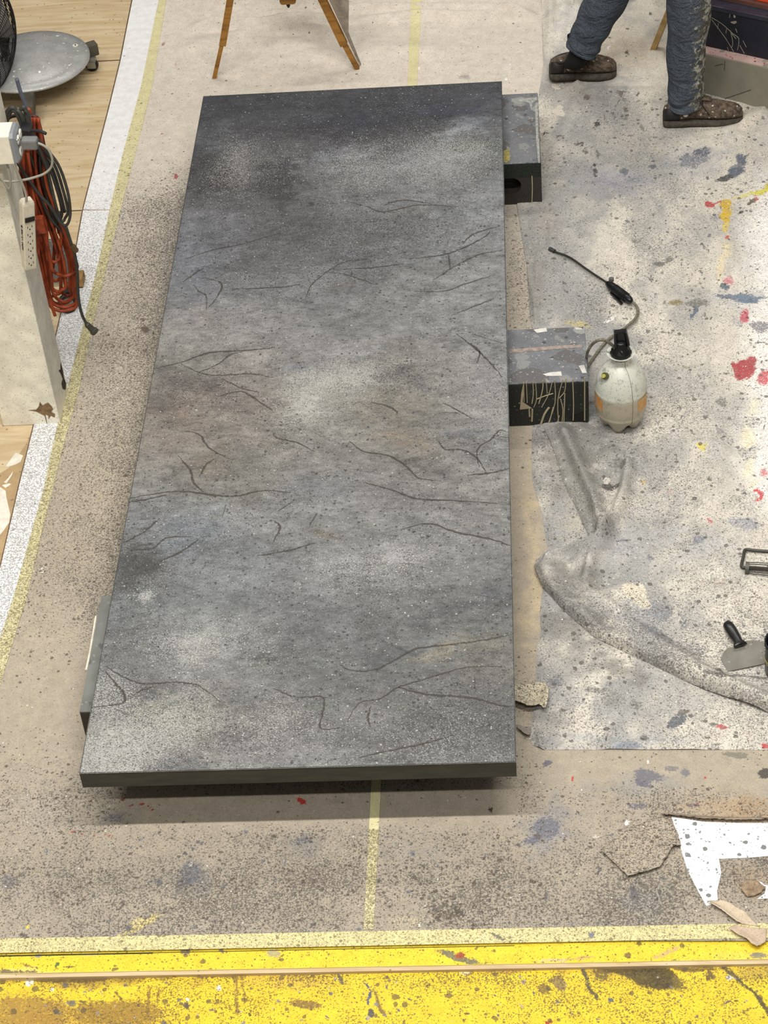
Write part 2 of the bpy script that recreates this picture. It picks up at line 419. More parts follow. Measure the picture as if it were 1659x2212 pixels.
marksF = [(1400,2102,62,32,20,(60,52,38),1.3),(1345,2090,80,16,5,(74,62,42),1.2),(1440,2110,55,12,25,(96,84,50),.8),(250,2190,130,34,0,(150,118,52),.75),(60,2190,120,50,0,(158,124,60),.72),
  ('L',[(1255,2086),(1265,2110),(1285,2160)],7,(58,60,60),.9),('L',[(1560,2084),(1600,2120),(1640,2160),(1665,2200)],7,(56,56,50),.9),
  ('L',[(730,2096),(738,2112),(740,2126)],5,(70,72,80),.9),('L',[(790,2125),(795,2150),(792,2168)],4,(50,72,120),.95),(690,2094,12,6,0,(44,76,140),.9),(650,2092,14,4,0,(60,86,140),.85),
  ('L',[(805,2143),(830,2190)],7,(120,98,58),.85),(800,2190,8,12,0,(60,66,80),.9),(660,2170,40,12,10,(128,100,56),.75),('L',[(508,2105),(512,2195)],7,(140,112,52),.8),('L',[(525,2110),(528,2160)],5,(140,112,52),.75),
  (66,2124,7,6,0,(240,238,228),.95),(113,2138,6,4,0,(236,232,220),.9),(475,2134,7,5,0,(240,238,228),.95),(402,2157,7,4,0,(240,238,228),.95),(540,2192,5,4,0,(60,56,50),.95),
  (140,2128,9,7,0,(96,100,110),.9),(155,2168,10,7,0,(96,100,96),.9),(120,2186,10,4,0,(70,90,110),.9),(1320,2160,8,7,0,(60,86,110),.95),(1575,2112,8,6,0,(196,196,200),.9),(400,2170,6,8,0,(60,60,66),.9),
  (1210,2125,14,22,-30,(132,112,78),.85),(1175,2135,16,14,0,(120,98,56),.8),(1530,2110,8,14,20,(96,78,50),.9),(1005,2095,14,12,0,(232,212,170),.9),(1003,2090,6,5,0,(150,50,60),.9),(1186,2210,8,5,0,(150,40,40),.95),
  ('L',[(250,2145),(280,2185),(300,2212)],6,(128,100,50),.8),('L',[(320,2130),(322,2200)],6,(136,106,50),.8),('L',[(345,2140),(330,2212)],6,(136,106,50),.75),(600,2095,60,10,0,(128,104,70),.75),(470,2105,90,9,0,(116,92,60),.75),
  (180,2112,140,9,-3,(96,76,52),.9),(1090,2095,60,8,0,(176,140,70),.7),(1500,2092,60,8,3,(110,92,56),.8),(1300,2100,24,24,0,(100,84,56),.7)]
for i in range(90):
    marksF.append((rng.randint(0, 1659), rng.randint(2110, 2212), rng.uniform(3, 7), rng.uniform(2, 5), 0, random.choice([(128,128,134),(110,96,60),(90,76,50),(150,150,158),(84,90,112)]), .85))
paint(me, cc, flat((222, 194, 48)), marksF, [(1390,2100,90,30,20,(70,60,42),.85,.7),(1440,2120,60,16,30,(90,76,48),.7,.8),(0,2112,480,26,0,(140,108,54),.85,.8),(120,2212,230,60,0,(190,152,60),.75,.8),(620,2120,160,26,0,(196,160,70),.6,.8),(1330,2100,180,22,0,(170,140,60),.6,.9),(1659,2100,120,24,0,(160,134,70),.6,.8)],
      lambda px, py, wx, wy: np.stack([.50+.9*(n01(wx, wy, 5, .015)-.45)+.25*np.exp(-((wy-2115)/16)**2), .1+0*px, 0*px], -1))
b = MB(); b.box((-1.2, YF1-.0008, -.0225), (2.6, YF1+.0005, -.0055)); struct(b.build('trim_4', simple('step_shade_board', (66, 54, 34), col2=(110, 92, 48), sc=50)))  # dark strip, its colour stands for the shadow line below the step edge
b = MB(); b.box((-1.2, YF1-.0012, -.0055), (2.6, YF1+.0005, .002)); struct(b.build('trim_4', simple('taped_step_edge', (196, 184, 116), col2=(204, 180, 60), sc=16)))
b = MB(); b.box((-3.2, -1.6, -.06), (4.2, -.5, -.03)); struct(b.build('floor', simple('lower_floor', (170, 140, 60))))

# ------------------------------------------------------------------ kraft paper
paperm = paintmat('kraft_paper', .85, (240, .16), dark=(92, 88, 82), dark2=(84, 74, 66), light=(226, 222, 212), bump=.15, spec=.15, big=70)
seam = lambda y: 903-.0555*np.asarray(y, float)
def ridge(px, py, pts, A, wd, asym=1.0):
    d, s, t = segdist(px, py, pts); wv = np.where(s > 0, wd*asym, wd)
    return A*np.exp(-(d/wv)**2)*np.clip(np.minimum(t, 1-t)*12+.15, 0, 1)
def hpaper(px, py, V):
    x, y = V[..., 0], V[..., 1]
    h = .0062+.0012*fbm(x*7, y*7, 3, 2)
    top = np.clip((260-py)/150, 0, 1)
    for k, (yy_, A, wd, x0, x1) in enumerate(((14, .016, 9, 430, 760), (30, .012, 7, 560, 1170), (62, .020, 9, 400, 760), (78, .014, 8, 480, 740), (-20, .02, 10, 380, 1180), (105, .010, 14, 380, 700), (46, .012, 9, 740, 1170), (120, .007, 16, 600, 1000), (-45, .016, 10, 400, 1100))):
        yc = yy_+6*np.sin(px/90.0+k)+3*np.sin(px/37.+k*2); e = np.clip((px-x0)/60, 0, 1)*np.clip((x1-px)/60, 0, 1)
        h = h+2.9*A*np.exp(-((py-yc)/np.where(py > yc, wd*.55, wd*1.3))**2)*e
    h = h+.010*np.exp(-((py-1742)/7)**2)*np.clip((760-px)/30, 0, 1)*np.clip((px-690)/50, 0, 1)*.5
    return h
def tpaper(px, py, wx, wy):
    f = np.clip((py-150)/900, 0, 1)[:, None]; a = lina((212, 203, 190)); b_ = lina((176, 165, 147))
    T = a*(1-f)+b_*f  # paler far end: cleaner paper, with its stronger light put into the colour
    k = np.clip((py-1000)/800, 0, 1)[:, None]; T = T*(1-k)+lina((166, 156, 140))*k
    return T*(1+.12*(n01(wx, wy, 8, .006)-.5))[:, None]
slabL = lambda y: 172-.1818*(y-1670)
def spk_left(px, py, wx, wy):
    prox = np.exp(-np.abs(wx-slabL(wy))/110.0)
    mid = np.clip((wy-330)/120, 0, 1)*np.clip((1500-wy)/250, 0, 1)
    D = .05+mid*(.45+.5*prox)
    bot = np.clip((wy-1560)/160, 0, 1)
    clean = np.exp(-((py-1745)/42.0)**4)*np.clip((px-230)/80, 0, 1)*np.clip((1130-px)/40, 0, 1)
    D = D*(1-bot)+bot*(.6+.8*(n01(wx, wy, 21, .007)-.45)+.2*np.exp(-((wy-1920)/70.0)**2))
    D = D*(1-clean*.92)
    D = D*(.75+.5*n01(wx, wy, 31, .02))
    D = D+.25*np.exp(-((wy-1330)/70)**2-((wx-215)/40)**2)+.2*np.exp(-((wy-450)/90)**2-((wx-380)/60)**2)
    L = .05+.1*bot
    return np.stack([D, L, 0*px], -1)
def spk_right(px, py, wx, wy):
    D = spk_left(px, py, wx, wy)[:, 0]
    gut = np.clip((px-1095)/10, 0, 1)*np.clip((1640-py)/30, 0, 1)
    D = D*(1-gut)+gut*np.clip(.12+.5*np.exp(-((py-600)/170.0)**2)+.5*np.exp(-((py-1500)/60)**2), 0, 1)
    top = np.clip((330-py)/60, 0, 1); D = D*(1-top)+.06*top
    cl = np.exp(-((wy-(1662+.02*(wx-1100)))/38.0)**4)*np.clip((wx-1165)/20, 0, 1); D = D*(1-cl*.9)
    return np.stack([D, .06+0*px, 0*px], -1)
mL = [(652,1729,14,5,5,(176,34,30),.98),(310,1738,7,5,0,(168,40,36),.9),(285,1740,8,3,20,(168,40,36),.85),(268,1726,8,3,0,(120,44,38),.8),(325,1746,14,2,30,(150,50,44),.8),('L',[(150,1793),(200,1802),(255,1812)],2.5,(160,70,60),.75),
      (62,2003,4,5,20,(236,206,60),.95),(415,1868,7,5,30,(210,206,196),.9),(90,1232,4,8,10,(226,222,212),.9),('L',[(95,1226),(105,1225)],2,(226,222,212),.8),
      (312,711,12,8,0,(96,72,62),.85),(308,690,6,5,0,(96,72,62),.8),(244,748,5,4,0,(96,80,72),.85),(268,1026,6,5,0,(92,80,70),.9),(243,666,4,3,0,(90,80,72),.8),(380,382,4,7,20,(170,80,82),.85),(353,94,6,4,0,(150,100,92),.8),
      (378,138,4,3,0,(150,80,80),.8),(384,146,5,2,0,(150,80,80),.8),(352,290,3,5,-20,(150,80,70),.8),(500,2170,1,1,0,(0,0,0),0),
      (413,1885,30,30,10,(98,102,112),.62),(400,1905,26,14,0,(96,100,110),.6),(340,1905,14,8,20,(104,106,112),.75),(655,1815,22,12,0,(100,104,114),.58),(245,1768,32,12,0,(110,112,118),.55),(15,1905,22,18,0,(120,120,124),.62),
      (300,2000,60,9,-28,(220,202,130),.72),(300,1990,22,10,0,(222,206,140),.7),(275,2005,10,7,0,(104,106,114),.85),(600,1960,8,6,0,(90,80,70),.8),(435,1820,9,4,40,(92,96,106),.85),(400,1845,10,5,10,(96,98,108),.8),(417,1832,8,5,30,(92,96,106),.8),
      (465,2035,9,6,0,(100,104,116),.9),(388,1998,5,4,0,(80,74,66),.9),(155,1775,4,4,0,(80,74,70),.9),(95,1765,4,4,0,(84,78,72),.9),(45,1890,8,6,0,(120,116,112),.7),(300,2330,1,1,0,(0,0,0),0)]
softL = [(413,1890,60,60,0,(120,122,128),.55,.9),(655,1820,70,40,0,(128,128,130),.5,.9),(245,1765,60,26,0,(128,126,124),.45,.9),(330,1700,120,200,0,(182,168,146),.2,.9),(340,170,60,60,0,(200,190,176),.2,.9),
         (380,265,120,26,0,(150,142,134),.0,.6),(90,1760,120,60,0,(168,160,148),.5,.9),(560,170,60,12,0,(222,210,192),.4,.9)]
for i in range(70):
    marks = (int(rng.randint(10, 780)), int(rng.randint(1795, 2030)), rng.uniform(3, 7), rng.uniform(3, 6), 0, random.choice([(98,94,92),(110,112,120),(88,78,70)]), .8); mL.append(marks)
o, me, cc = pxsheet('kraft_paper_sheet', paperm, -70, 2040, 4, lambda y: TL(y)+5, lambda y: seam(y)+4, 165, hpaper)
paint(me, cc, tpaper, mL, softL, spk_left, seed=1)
tag(o, 'tan kraft paper runner left of the centre tape seam, running under the grey slab', 'floor paper')
RR = pxp((1230,-70),(1230,150),(1230,900),(1230,1560),(1900,1600),(1900,2060))
mR = [(915,2030,1,1,0,(0,0,0),0),(1062,1752,4,6,-40,(40,36,32),.95),(1236,1680,3,9,-20,(190,50,56),.95),(1400,1648,5,3,0,(244,242,230),.95),(1352,1779,7,5,0,(246,244,236),.98),(1289,1803,5,3,0,(240,236,220),.9),
      (1400,1675,40,14,10,(112,112,120),.78),(1390,1690,24,8,25,(104,104,116),.8),(1480,1668,14,10,10,(118,118,122),.75),(1450,1660,16,8,0,(126,124,122),.7),(1378,1740,26,9,0,(112,110,122),.65),(1500,1742,16,5,0,(110,92,108),.8),(1508,1740,6,3,0,(160,50,60),.8),
      (1182,1790,34,30,0,(108,110,122),.66),(1150,1815,26,12,0,(100,104,120),.66),(1370,1935,14,26,-10,(112,114,124),.68),(1295,1877,6,6,0,(108,108,114),.85),(1560,1735,50,18,0,(172,150,120),.5),(1655,1670,20,12,10,(76,74,70),.9),(1590,1632,30,8,5,(128,124,112),.85),
      (1521,1677,4,3,0,(176,56,60),.9),(1504,1704,4,3,0,(40,40,40),.9),(1517,1705,3,3,0,(40,36,36),.9),(1655,2000,5,8,20,(110,50,46),.85),(1620,1745,60,40,0,(160,132,96),.5),
      (960,1975,40,14,10,(80,68,56),.55),(990,1970,10,10,0,(70,60,50),.8),(905,2000,4,6,0,(232,228,214),.9),(880,1990,40,12,0,(200,190,150),.45),(1180,1650,10,7,0,(104,104,116),.8),
      (1108,198,10,1.5,0,(130,120,110),.8),(1005,168,12,8,20,(168,160,152),.7),(985,143,5,2,0,(120,112,104),.85),(830,161,3,2,0,(245,243,238),.95),(874,160,3,2,0,(245,243,238),.95),(1095,168,4,3,0,(245,243,238),.95),(902,149,6,4,0,(240,238,220),.9),(1105,139,4,2,0,(245,243,238),.95)]
for i in range(90):
    mR.append((int(rng.randint(800, 1560)), int(rng.randint(1800, 2010)), rng.uniform(3, 6.5), rng.uniform(3, 5.5), 0, random.choice([(98,94,92),(110,112,120),(88,76,66)]), .8))
for i in range(60):
    mR.append((int(rng.normal(1010, 60)), int(rng.normal(1965, 30)), rng.uniform(3, 7), rng.uniform(2, 5), 0, (84,70,58), .8))
softR = [(1180,1790,80,90,0,(140,140,146),.6,.9),(1370,1700,150,40,-5,(150,148,146),.55,.9),(1390,1940,60,60,0,(150,148,150),.5,.9),(1560,1760,150,60,0,(178,156,126),.6,.9),(1620,1900,80,60,0,(160,140,116),.6,.9),(870,1850,120,80,0,(160,154,146),.4,.9),(1150,1200,30,260,0,(202,184,152),.7,.9)]
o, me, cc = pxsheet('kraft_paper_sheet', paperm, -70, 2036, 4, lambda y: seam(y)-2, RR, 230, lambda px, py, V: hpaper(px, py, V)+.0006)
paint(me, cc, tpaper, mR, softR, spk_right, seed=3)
tag(o, 'tan kraft paper runner right of the centre tape seam, torn at its front right corner', 'floor paper')

# ------------------------------------------------------------------ masking tapes
tapem = paintmat('masking_tape', .6, (240, .14), dark=(128, 118, 84), dark2=(110, 100, 74), light=(240, 232, 190), bump=.1, big=70)
def tape(name, y0, y1, L, R, z, label, D, cols=5, col=(214, 206, 160), marks=(), hf=None, tintf=None):
    o, me, cc = pxsheet(name, tapem, y0, y1, 5, L, R, cols, hf or (lambda px, py, V: z+0*px))
    paint(me, cc, tintf or flat(col), marks, (), lambda px, py, wx, wy: np.stack([D(px, py)+0*px, .05+0*px, 0*px], -1), warp=3)
    return tag(o, label, 'tape')
tape('masking_tape', -70, 2000, TL, TR, .009, 'yellowish masking tape down the left edge of the paper, beside the white border', lambda px, py: np.clip((py-100)/500, 0.05, 1)*.85, hf=lambda px, py, V: .0088+.0006*np.sin(py/30.))
tape('masking_tape', -70, 2012, lambda y: seam(y)-13+.004*np.asarray(y), lambda y: seam(y)+8+.004*np.asarray(y), .009, 'pale masking tape seam running from behind the slab to the front tape', lambda px, py: np.where(py > 1790, .95, .03),
     hf=lambda px, py, V: hpaper(px, py, V)+.0022)
# front tape: built in world space along x
o, me, cc = worldgrid('masking_tape', tapem, -1.2, 2.6, P(0, 2063).y, P(0, 2033).y, .0095, .006, hf=lambda X, Y: .0085+.001*fbm(X*9, Y*9, 2, 4))
paint(me, cc, flat((216, 206, 150)), [(1045,2025,16,12,0,(226,212,160),.8),(1640,2015,20,8,0,(196,176,148),.8),(603,2021,1,1,0,(0,0,0),0),(1277,2021,6,5,0,(108,112,130),.9),('L',[(1060,2020),(1090,2030)],4,(96,98,96),.9)], (), lambda px, py, wx, wy: np.stack([.62+0*px, .05+0*px, 0*px], -1), warp=3)
tag(o, 'long pale masking tape along the front paper edge, above the yellow strip', 'tape')
b = MB(); ya = P(0, 2065.5).y; b.box((-.25, ya-.003, .0016), (.22, ya+.0015, .0022)); b.box((.22, ya-.001, .0016), (1.2, ya+.001, .0022)); struct(b.build('trim_5', simple('black_crack', (52, 48, 40))))

# ================================================================== DROP CLOTHS
clothm = paintmat('canvas_cloth', .95, (230, .24), dark=(104, 102, 100), dark2=(88, 84, 80), light=(232, 228, 218), worm=.55, wcol=(142, 140, 136), bump=.3, spec=.1, big=48)
grey = (126, 126, 126); bg = (118, 122, 134)
# lower sheet showing at the front of the upper one
LL = pxp((1150,905),(1149,985),(1150,1040),(1157,1070),(1170,1110),(1178,1160),(1187,1212),(1188,1240),(1172,1280),(1166,1330),(1169,1370),(1160,1400),(1157,1480),(1150,1540),(1148,1580),(1142,1600),(1150,1613),(1172,1624))
def hlow(px, py, V):
    x, y = V[..., 0], V[..., 1]
    e = np.clip((px-LL(py))/14, 0, 1)*np.clip((1623-py)/8, 0, 1)
    return .0088+e*(.003+.005*fbm(x*6, y*6, 4, 12))+ridge(px, py, [(1165,1590),(1170,1625)], .012, 6)+ridge(px, py, [(1300,1622),(1400,1612),(1520,1620)], .006, 10)
def tcloth(px, py, wx, wy):
    n = n01(wx, wy, 50, .012)[:, None]; n2 = n01(wx, wy, 57, .004)[:, None]
    a = lina((210, 203, 190)); g_ = lina((146, 147, 147))
    k = np.clip((n-.34)*3.4, 0, 1)*.85
    right = np.clip((wx-1330)/300, 0, 1)[:, None]; k = k*(1-.65*right)
    T = a*(1-k)+g_*k
    T = T*(1-.0*right)+0
    wr = (np.clip((wx-1585)/60, 0, 1)*np.clip((1130-wy)/60, 0, 1)*np.clip((wy-350)/80, 0, 1))[:, None]
    return T*(1-wr*.8)+lina((240, 237, 230))*wr*.8
mlow = [(1462,1558,28,14,-25,(88,94,104),.85),(1478,1538,14,5,-20,(110,104,96),.8),(1320,1510,26,24,0,(130,128,124),.55),(1390,1595,12,8,0,(110,108,104),.85),(1310,1595,3,6,0,(60,58,56),.9),(1560,1572,16,5,20,(190,80,84),.8),(1655,1612,10,7,0,(190,60,60),.9),
        (1200,1472,22,14,0,(108,108,116),.62),(1355,1613,40,10,0,(132,138,150),.7),(1290,1490,30,10,0,(110,108,104),.55),(1370,1522,20,14,0,(120,118,112),.6),(1540,1565,12,6,0,(116,112,106),.7),(1225,1020,20,60,0,(120,116,110),.5)]
softl = [(1230,1360,90,50,20,(112,108,104),.8,.8),(1320,1440,110,30,25,(120,116,112),.7,.9),(1200,1560,50,60,0,(140,136,130),.6,.9),(1210,950,60,90,0,(112,106,100),.6,.9),(1250,1400,110,90,0,(150,147,140),.7,.9),(1220,1500,60,50,0,(152,152,152),.7,.9),(1215,1000,60,110,0,(138,132,124),.7,.9),(1240,1130,60,60,0,(188,178,160),.5,.9),(1330,1600,180,24,0,(160,164,168),.6,.9)]  # cloth grime, plus the shadow below the rolled edge painted in grey
o, me, cc = pxsheet('canvas_drop_cloth', clothm, 905, 1624, 3.6, LL, lambda y: 1900+0*y, 205, hlow)
paint(me, cc, tcloth, mlow, softl, lambda px, py, wx, wy: np.stack([.55+.5*(n01(wx, wy, 61, .02)-.5), .25+0*px, 0*px], -1), seed=5)
tag(o, 'paint-speckled canvas drop cloth lying flat at front right, partly under the folded one', 'drop cloth')
# upper sheet
LU = pxp((1166,-70),(1170,0),(1172,60),(1176,150),(1166,200),(1150,300),(1117,448),(1128,520),(1140,590),(1144,674),(1150,720),(1152,860),(1168,918),(1190,965),(1205,1008),(1219,1052),(1248,1117),(1272,1165),(1277,1180),(1262,1192),(1200,1208),(1160,1222),(1154,1229),(1160,1250),(1172,1276),(1215,1325),(1284,1385),(1400,1440),(1520,1498),(1659,1550),(1770,1590),(1900,1640))
edge_pts = [(1150,900),(1168,918),(1205,1008),(1219,1052),(1248,1117),(1274,1168),(1262,1192),(1200,1208),(1154,1229),(1172,1276),(1215,1325),(1284,1385),(1400,1440),(1520,1498),(1659,1550),(1900,1640)]
def hup(px, py, V):
    x, y = V[..., 0], V[..., 1]
    d, s, t = segdist(px, py, edge_pts)
    k = np.clip((py-880)/60, 0, 1)
    roll = (1-np.exp(-d/5.0))*np.exp(-(d/38.0)**2)
    A = .014+.030*np.clip((py-1215)/80, 0, 1)
    h = .0125+.005*fbm(x*5, y*5, 4, 15)+k*A*roll
    h = h*np.where(py < 900, .85, 1)
    R = lambda *a, **q: ridge(px, py, *a, **q)
    h = h+R([(1205,930),(1248,1027),(1277,1088),(1294,1150),(1298,1180)], .046, 9, asym=2.6)
    h = h+R([(1356,1000),(1353,1030),(1346,1074),(1328,1124),(1299,1168),(1277,1211),(1259,1283)], .040, 10, asym=1.8)
    h = h+R([(1170,1222),(1230,1206),(1285,1178)], .034, 8, asym=2.)
    h = h+R([(1210,1245),(1225,1225),(1265,1195)], .012, 7)
    h = h+R([(1160,1232),(1204,1256),(1284,1298),(1360,1356),(1440,1416),(1512,1463),(1600,1512),(1670,1545)], .022, 20, asym=.9)
    h = h+R([(1290,1000),(1320,985),(1350,1000)], .014, 12)
    h = h+R([(1240,925),(1300,960),(1350,975),(1400,1010)], .010, 12)
    h = h+R([(1190,480),(1192,540),(1160,560),(1158,700)], .012, 7, asym=2.)+R([(1140,590),(1150,640),(1158,700)], .01, 5)
    h = h+R([(1162,246),(1200,214),(1256,182)], .022, 8, asym=.7)
    h = h+R([(1185,-60),(1190,40),(1186,120),(1176,185)], .024, 13)+R([(1225,-60),(1215,60),(1200,140)], .016, 12)
    h = h+R([(1290,150),(1340,140),(1400,120),(1440,128)], .02, 9, asym=2)+R([(1330,100),(1390,82),(1440,60)], .016, 10)+R([(1340,30),(1400,10),(1440,-20)], .018, 12)
    h = h+R([(1290,205),(1380,202),(1450,208)], .012, 9)+R([(1560,300),(1620,262),(1659,240)], .016, 12)+R([(1300,560),(1400,500),(1480,420),(1560,330)], .007, 12)
    h = h+R([(1240,660),(1290,610),(1330,580)], .006, 8)+R([(1360,730),(1440,680),(1520,620),(1659,560)], .006, 9)+R([(1510,700),(1530,830),(1560,940)], .006, 9)+R([(1480,960),(1560,970),(1659,1080)], .006, 9)
    h = h+R([(1250,270),(1290,240),(1300,225)], .005, 7)
    h = h+.030*(fbm(px*.014+py*.006, py*.034-px*.012, 4, 19)-.5)*np.clip((330-py)/160, 0, 1)+.012*(fbm(px*.02+py*.02, py*.02-px*.02, 4, 23)-.5)
    return np.where(d < 1.0, .0095, h) if False else h
R_ = (168, 52, 60)
mup = [(1607,785,14,10,10,R_,.98),(1600,800,16,24,5,R_,.95),(1618,795,14,28,15,R_,.9),(1585,790,8,10,0,R_,.9),(1650,815,14,20,20,(206,90,100),.75),(1567,440,14,12,0,(206,170,30),.97),(1566,465,12,20,0,(208,174,40),.93),(1568,490,8,14,0,(214,190,90),.7),
       (1533,442,11,7,-10,(182,50,60),.95),(1550,437,10,3,-10,(182,50,60),.85),(1570,514,7,4,-30,(196,70,60),.85),(1607,683,11,14,10,(196,80,96),.75),(1575,606,12,10,0,(206,120,130),.65),(1634,430,6,6,0,(190,70,80),.8),(1638,1070,14,16,0,(196,64,72),.8),(1620,1078,12,10,0,(196,80,86),.7),
       (1650,1020,10,12,0,(206,110,120),.65),(1430,1065,7,5,0,(176,72,76),.85),(1450,1058,20,6,0,(206,150,150),.5),(1530,1125,5,12,-30,(190,100,100),.7),(1600,640,60,6,3,(106,122,140),.85),(1615,650,30,6,5,(96,116,140),.85),(1565,640,30,6,10,(96,104,116),.7),(1505,655,30,9,0,(112,112,106),.7),
       (1460,655,20,8,0,(140,128,90),.75),(1500,675,6,18,20,(92,104,124),.85),(1565,620,12,8,0,(90,104,116),.85),(1590,370,22,14,-20,(78,90,110),.9),(1570,385,26,6,-15,(60,62,66),.9),(1600,345,14,16,-30,(88,96,112),.8),(1500,345,40,20,-10,(118,122,134),.62),(1515,330,24,14,-20,(90,94,108),.66),
       (1640,415,24,7,-10,(216,206,70),.8),(1600,425,26,5,-10,(214,206,110),.7),(1659,405,12,12,0,(212,200,60),.85),(1625,435,16,4,-30,(90,84,66),.85),(1600,457,5,5,0,(64,56,54),.9),(1285,368,8,7,0,(72,70,70),.85),(1284,355,6,5,0,(56,54,54),.9),(1289,381,6,4,0,(56,54,54),.9),(1262,330,9,5,20,(96,92,88),.8),(1293,334,4,12,-15,(110,104,98),.85),
       (1348,370,12,9,0,(104,108,114),.8),(1412,360,10,6,0,(92,96,104),.85),(1370,390,30,10,0,(130,132,144),.5),(1320,395,34,8,10,(132,132,146),.5),(1257,312,8,5,0,(70,66,62),.9),(1245,313,6,4,0,(90,84,76),.8),(1178,287,7,4,0,(50,48,46),.95),(1210,294,12,3,-5,(80,72,64),.9),(1289,268,6,6,-45,(50,46,42),.95),
       (1268,210,8,7,-40,(110,100,90),.85),(1340,202,14,4,0,(104,94,84),.85),(1378,204,6,4,-20,(92,84,76),.85),(1348,214,8,3,25,(110,100,90),.85),(1325,246,5,4,0,(104,94,86),.85),(1352,238,6,4,-20,(100,92,84),.85),(1388,278,8,5,40,(126,120,112),.85),(1355,290,14,3,20,(120,110,100),.8),
       (1355,114,5,6,0,(90,80,70),.9),(1378,163,3,2,0,(80,80,80),.9),(1407,30,5,4,0,(96,98,104),.9),(1420,45,5,4,0,(110,110,112),.8),(1315,105,4,4,0,(250,248,244),.9),
       (1425,570,14,8,0,(104,104,98),.8),(1445,560,12,8,0,(110,110,100),.7),(1375,520,12,8,0,(126,124,120),.7),(1408,606,6,5,0,(108,106,102),.8),(1403,717,7,5,0,(110,108,106),.85),(1433,718,7,5,0,(110,108,106),.85),(1325,735,1,1,0,(0,0,0),0),(1315,692,22,4,-25,(240,238,234),.75),(1340,640,24,6,-20,(120,126,140),.65),
       (1250,700,40,8,10,(200,186,120),.6),(1172,445,1,1,0,(0,0,0),0),(1313,1050,14,10,20,(64,62,58),.9),(1305,1035,6,10,-20,(70,68,62),.85),(1330,1050,14,5,-20,(76,74,68),.8),(1330,1000,26,16,0,(110,108,104),.6),
       (1410,1200,14,10,-20,(112,114,124),.7),(1500,1168,30,12,-10,(122,126,136),.62),(1610,1130,44,16,10,(146,148,160),.6),(1345,1168,20,5,0,(110,114,126),.6),(1360,1245,26,26,0,(122,124,128),.4),(1374,1282,26,22,60,(226,216,194),.97),(1388,1300,22,14,40,(226,216,194),.95),(1360,1270,16,14,0,(222,210,188),.95),
       (1516,965,8,12,-30,(214,200,90),.75),(1420,985,14,6,0,(206,200,120),.6),(1388,1042,6,5,0,(200,170,110),.7),(1560,870,16,12,30,(120,118,112),.6),(1556,935,10,14,0,(150,148,146),.7),(1480,795,10,4,20,(160,150,130),.7),(1535,1035,5,8,-30,(90,86,76),.8),(1545,470,14,8,0,(150,150,150),.6),
       (1638,705,30,14,10,(128,126,134),.66),(1590,695,20,12,0,(170,166,166),.5),(1645,742,30,4,5,(112,112,114),.7),(1450,900,6,5,0,(110,106,100),.8),(1524,900,6,4,0,(100,98,92),.8),(1471,880,5,5,0,(120,116,108),.8),(1575,905,10,4,30,(104,102,96),.8),(1520,1150,1,1,0,(0,0,0),0),
       ('L',[(1590,1256),(1640,1290),(1665,1305)],3,(116,112,104),.85),('L',[(1595,1315),(1659,1370)],3,(106,102,96),.9),('L',[(1586,1277),(1605,1295),(1620,1308)],3,(110,106,98),.8),('L',[(1607,1350),(1640,1370)],3.5,(100,98,92),.85),('L',[(1600,1280),(1659,1325)],2.5,(110,108,104),.7),('L',[(1640,1370),(1659,1380)],6,(116,114,110),.85),
       ('L',[(1500,1255),(1560,1260),(1600,1262)],2,(150,120,100),.7),('L',[(1530,1248),(1610,1256)],2,(150,120,100),.6),(1555,1455,18,9,15,(80,76,72),.75),(1530,1450,20,8,10,(96,92,90),.65),(1512,1438,3,9,-25,(84,82,80),.85),('L',[(1575,1457),(1640,1464),(1655,1466)],4,(104,102,96),.85),
       (1440,1330,70,22,25,(136,138,146),.6),(1420,1365,60,14,25,(130,132,140),.55),(1500,1400,60,16,20,(132,134,140),.5),(1545,1240,30,22,0,(228,222,206),.5),(1560,1300,40,26,0,(214,206,190),.3),(1370,560,1,1,0,(0,0,0),0),(1345,1190,44,16,0,(130,134,148),.4)]
for i in range(240):
    mup.append((int(rng.randint(1185, 1659)), int(rng.randint(215, 940)), rng.uniform(2.5, 5.5), rng.uniform(2, 4), rng.randint(0, 90), random.choice([(104,100,96),(120,116,110),(104,108,116),(90,84,78),(132,128,122)]), .82))
softu = [(1240,980,100,120,0,(112,110,105),.75,.8),(1260,1130,70,90,0,(128,125,118),.7,.8),(1215,1260,60,60,0,(104,102,98),.8,.8),(1290,1345,80,26,35,(112,110,106),.75,.8),(1420,1430,130,16,26,(140,136,130),.6,.8),(1300,1240,60,40,0,(132,130,124),.6,.9),(1340,390,150,40,5,(158,158,166),.6,.9),(1500,350,110,50,-15,(166,168,176),.6,.9),(1260,560,90,150,0,(170,168,164),.5,.9),(1230,960,110,60,0,(136,134,130),.8,.9),(1250,1060,80,110,0,(140,138,130),.8,.9),(1330,1040,70,60,0,(146,144,138),.7,.9),  # darker greys paint shade on the fold undersides, along with real smears
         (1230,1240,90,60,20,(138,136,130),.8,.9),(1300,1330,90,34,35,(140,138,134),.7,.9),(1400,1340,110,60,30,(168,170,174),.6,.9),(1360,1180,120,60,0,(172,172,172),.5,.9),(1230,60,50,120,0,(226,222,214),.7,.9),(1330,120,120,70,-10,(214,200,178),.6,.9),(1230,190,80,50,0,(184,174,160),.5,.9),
         (1350,300,120,60,0,(206,196,180),.4,.9),(1600,250,90,40,0,(214,204,186),.5,.9),(1567,560,14,90,0,(238,220,170),.5,.9),(1625,980,20,160,-2,(240,226,180),.5,.9),(1160,600,40,110,0,(150,144,136),.6,.9),(1180,480,50,50,0,(160,150,140),.6,.9),(1600,650,90,40,0,(190,190,192),.5,.9),
         (1500,1180,120,60,0,(180,180,182),.5,.9),(1630,1420,70,60,0,(190,190,190),.4,.9),(1300,800,90,60,0,(196,190,180),.3,.9)]
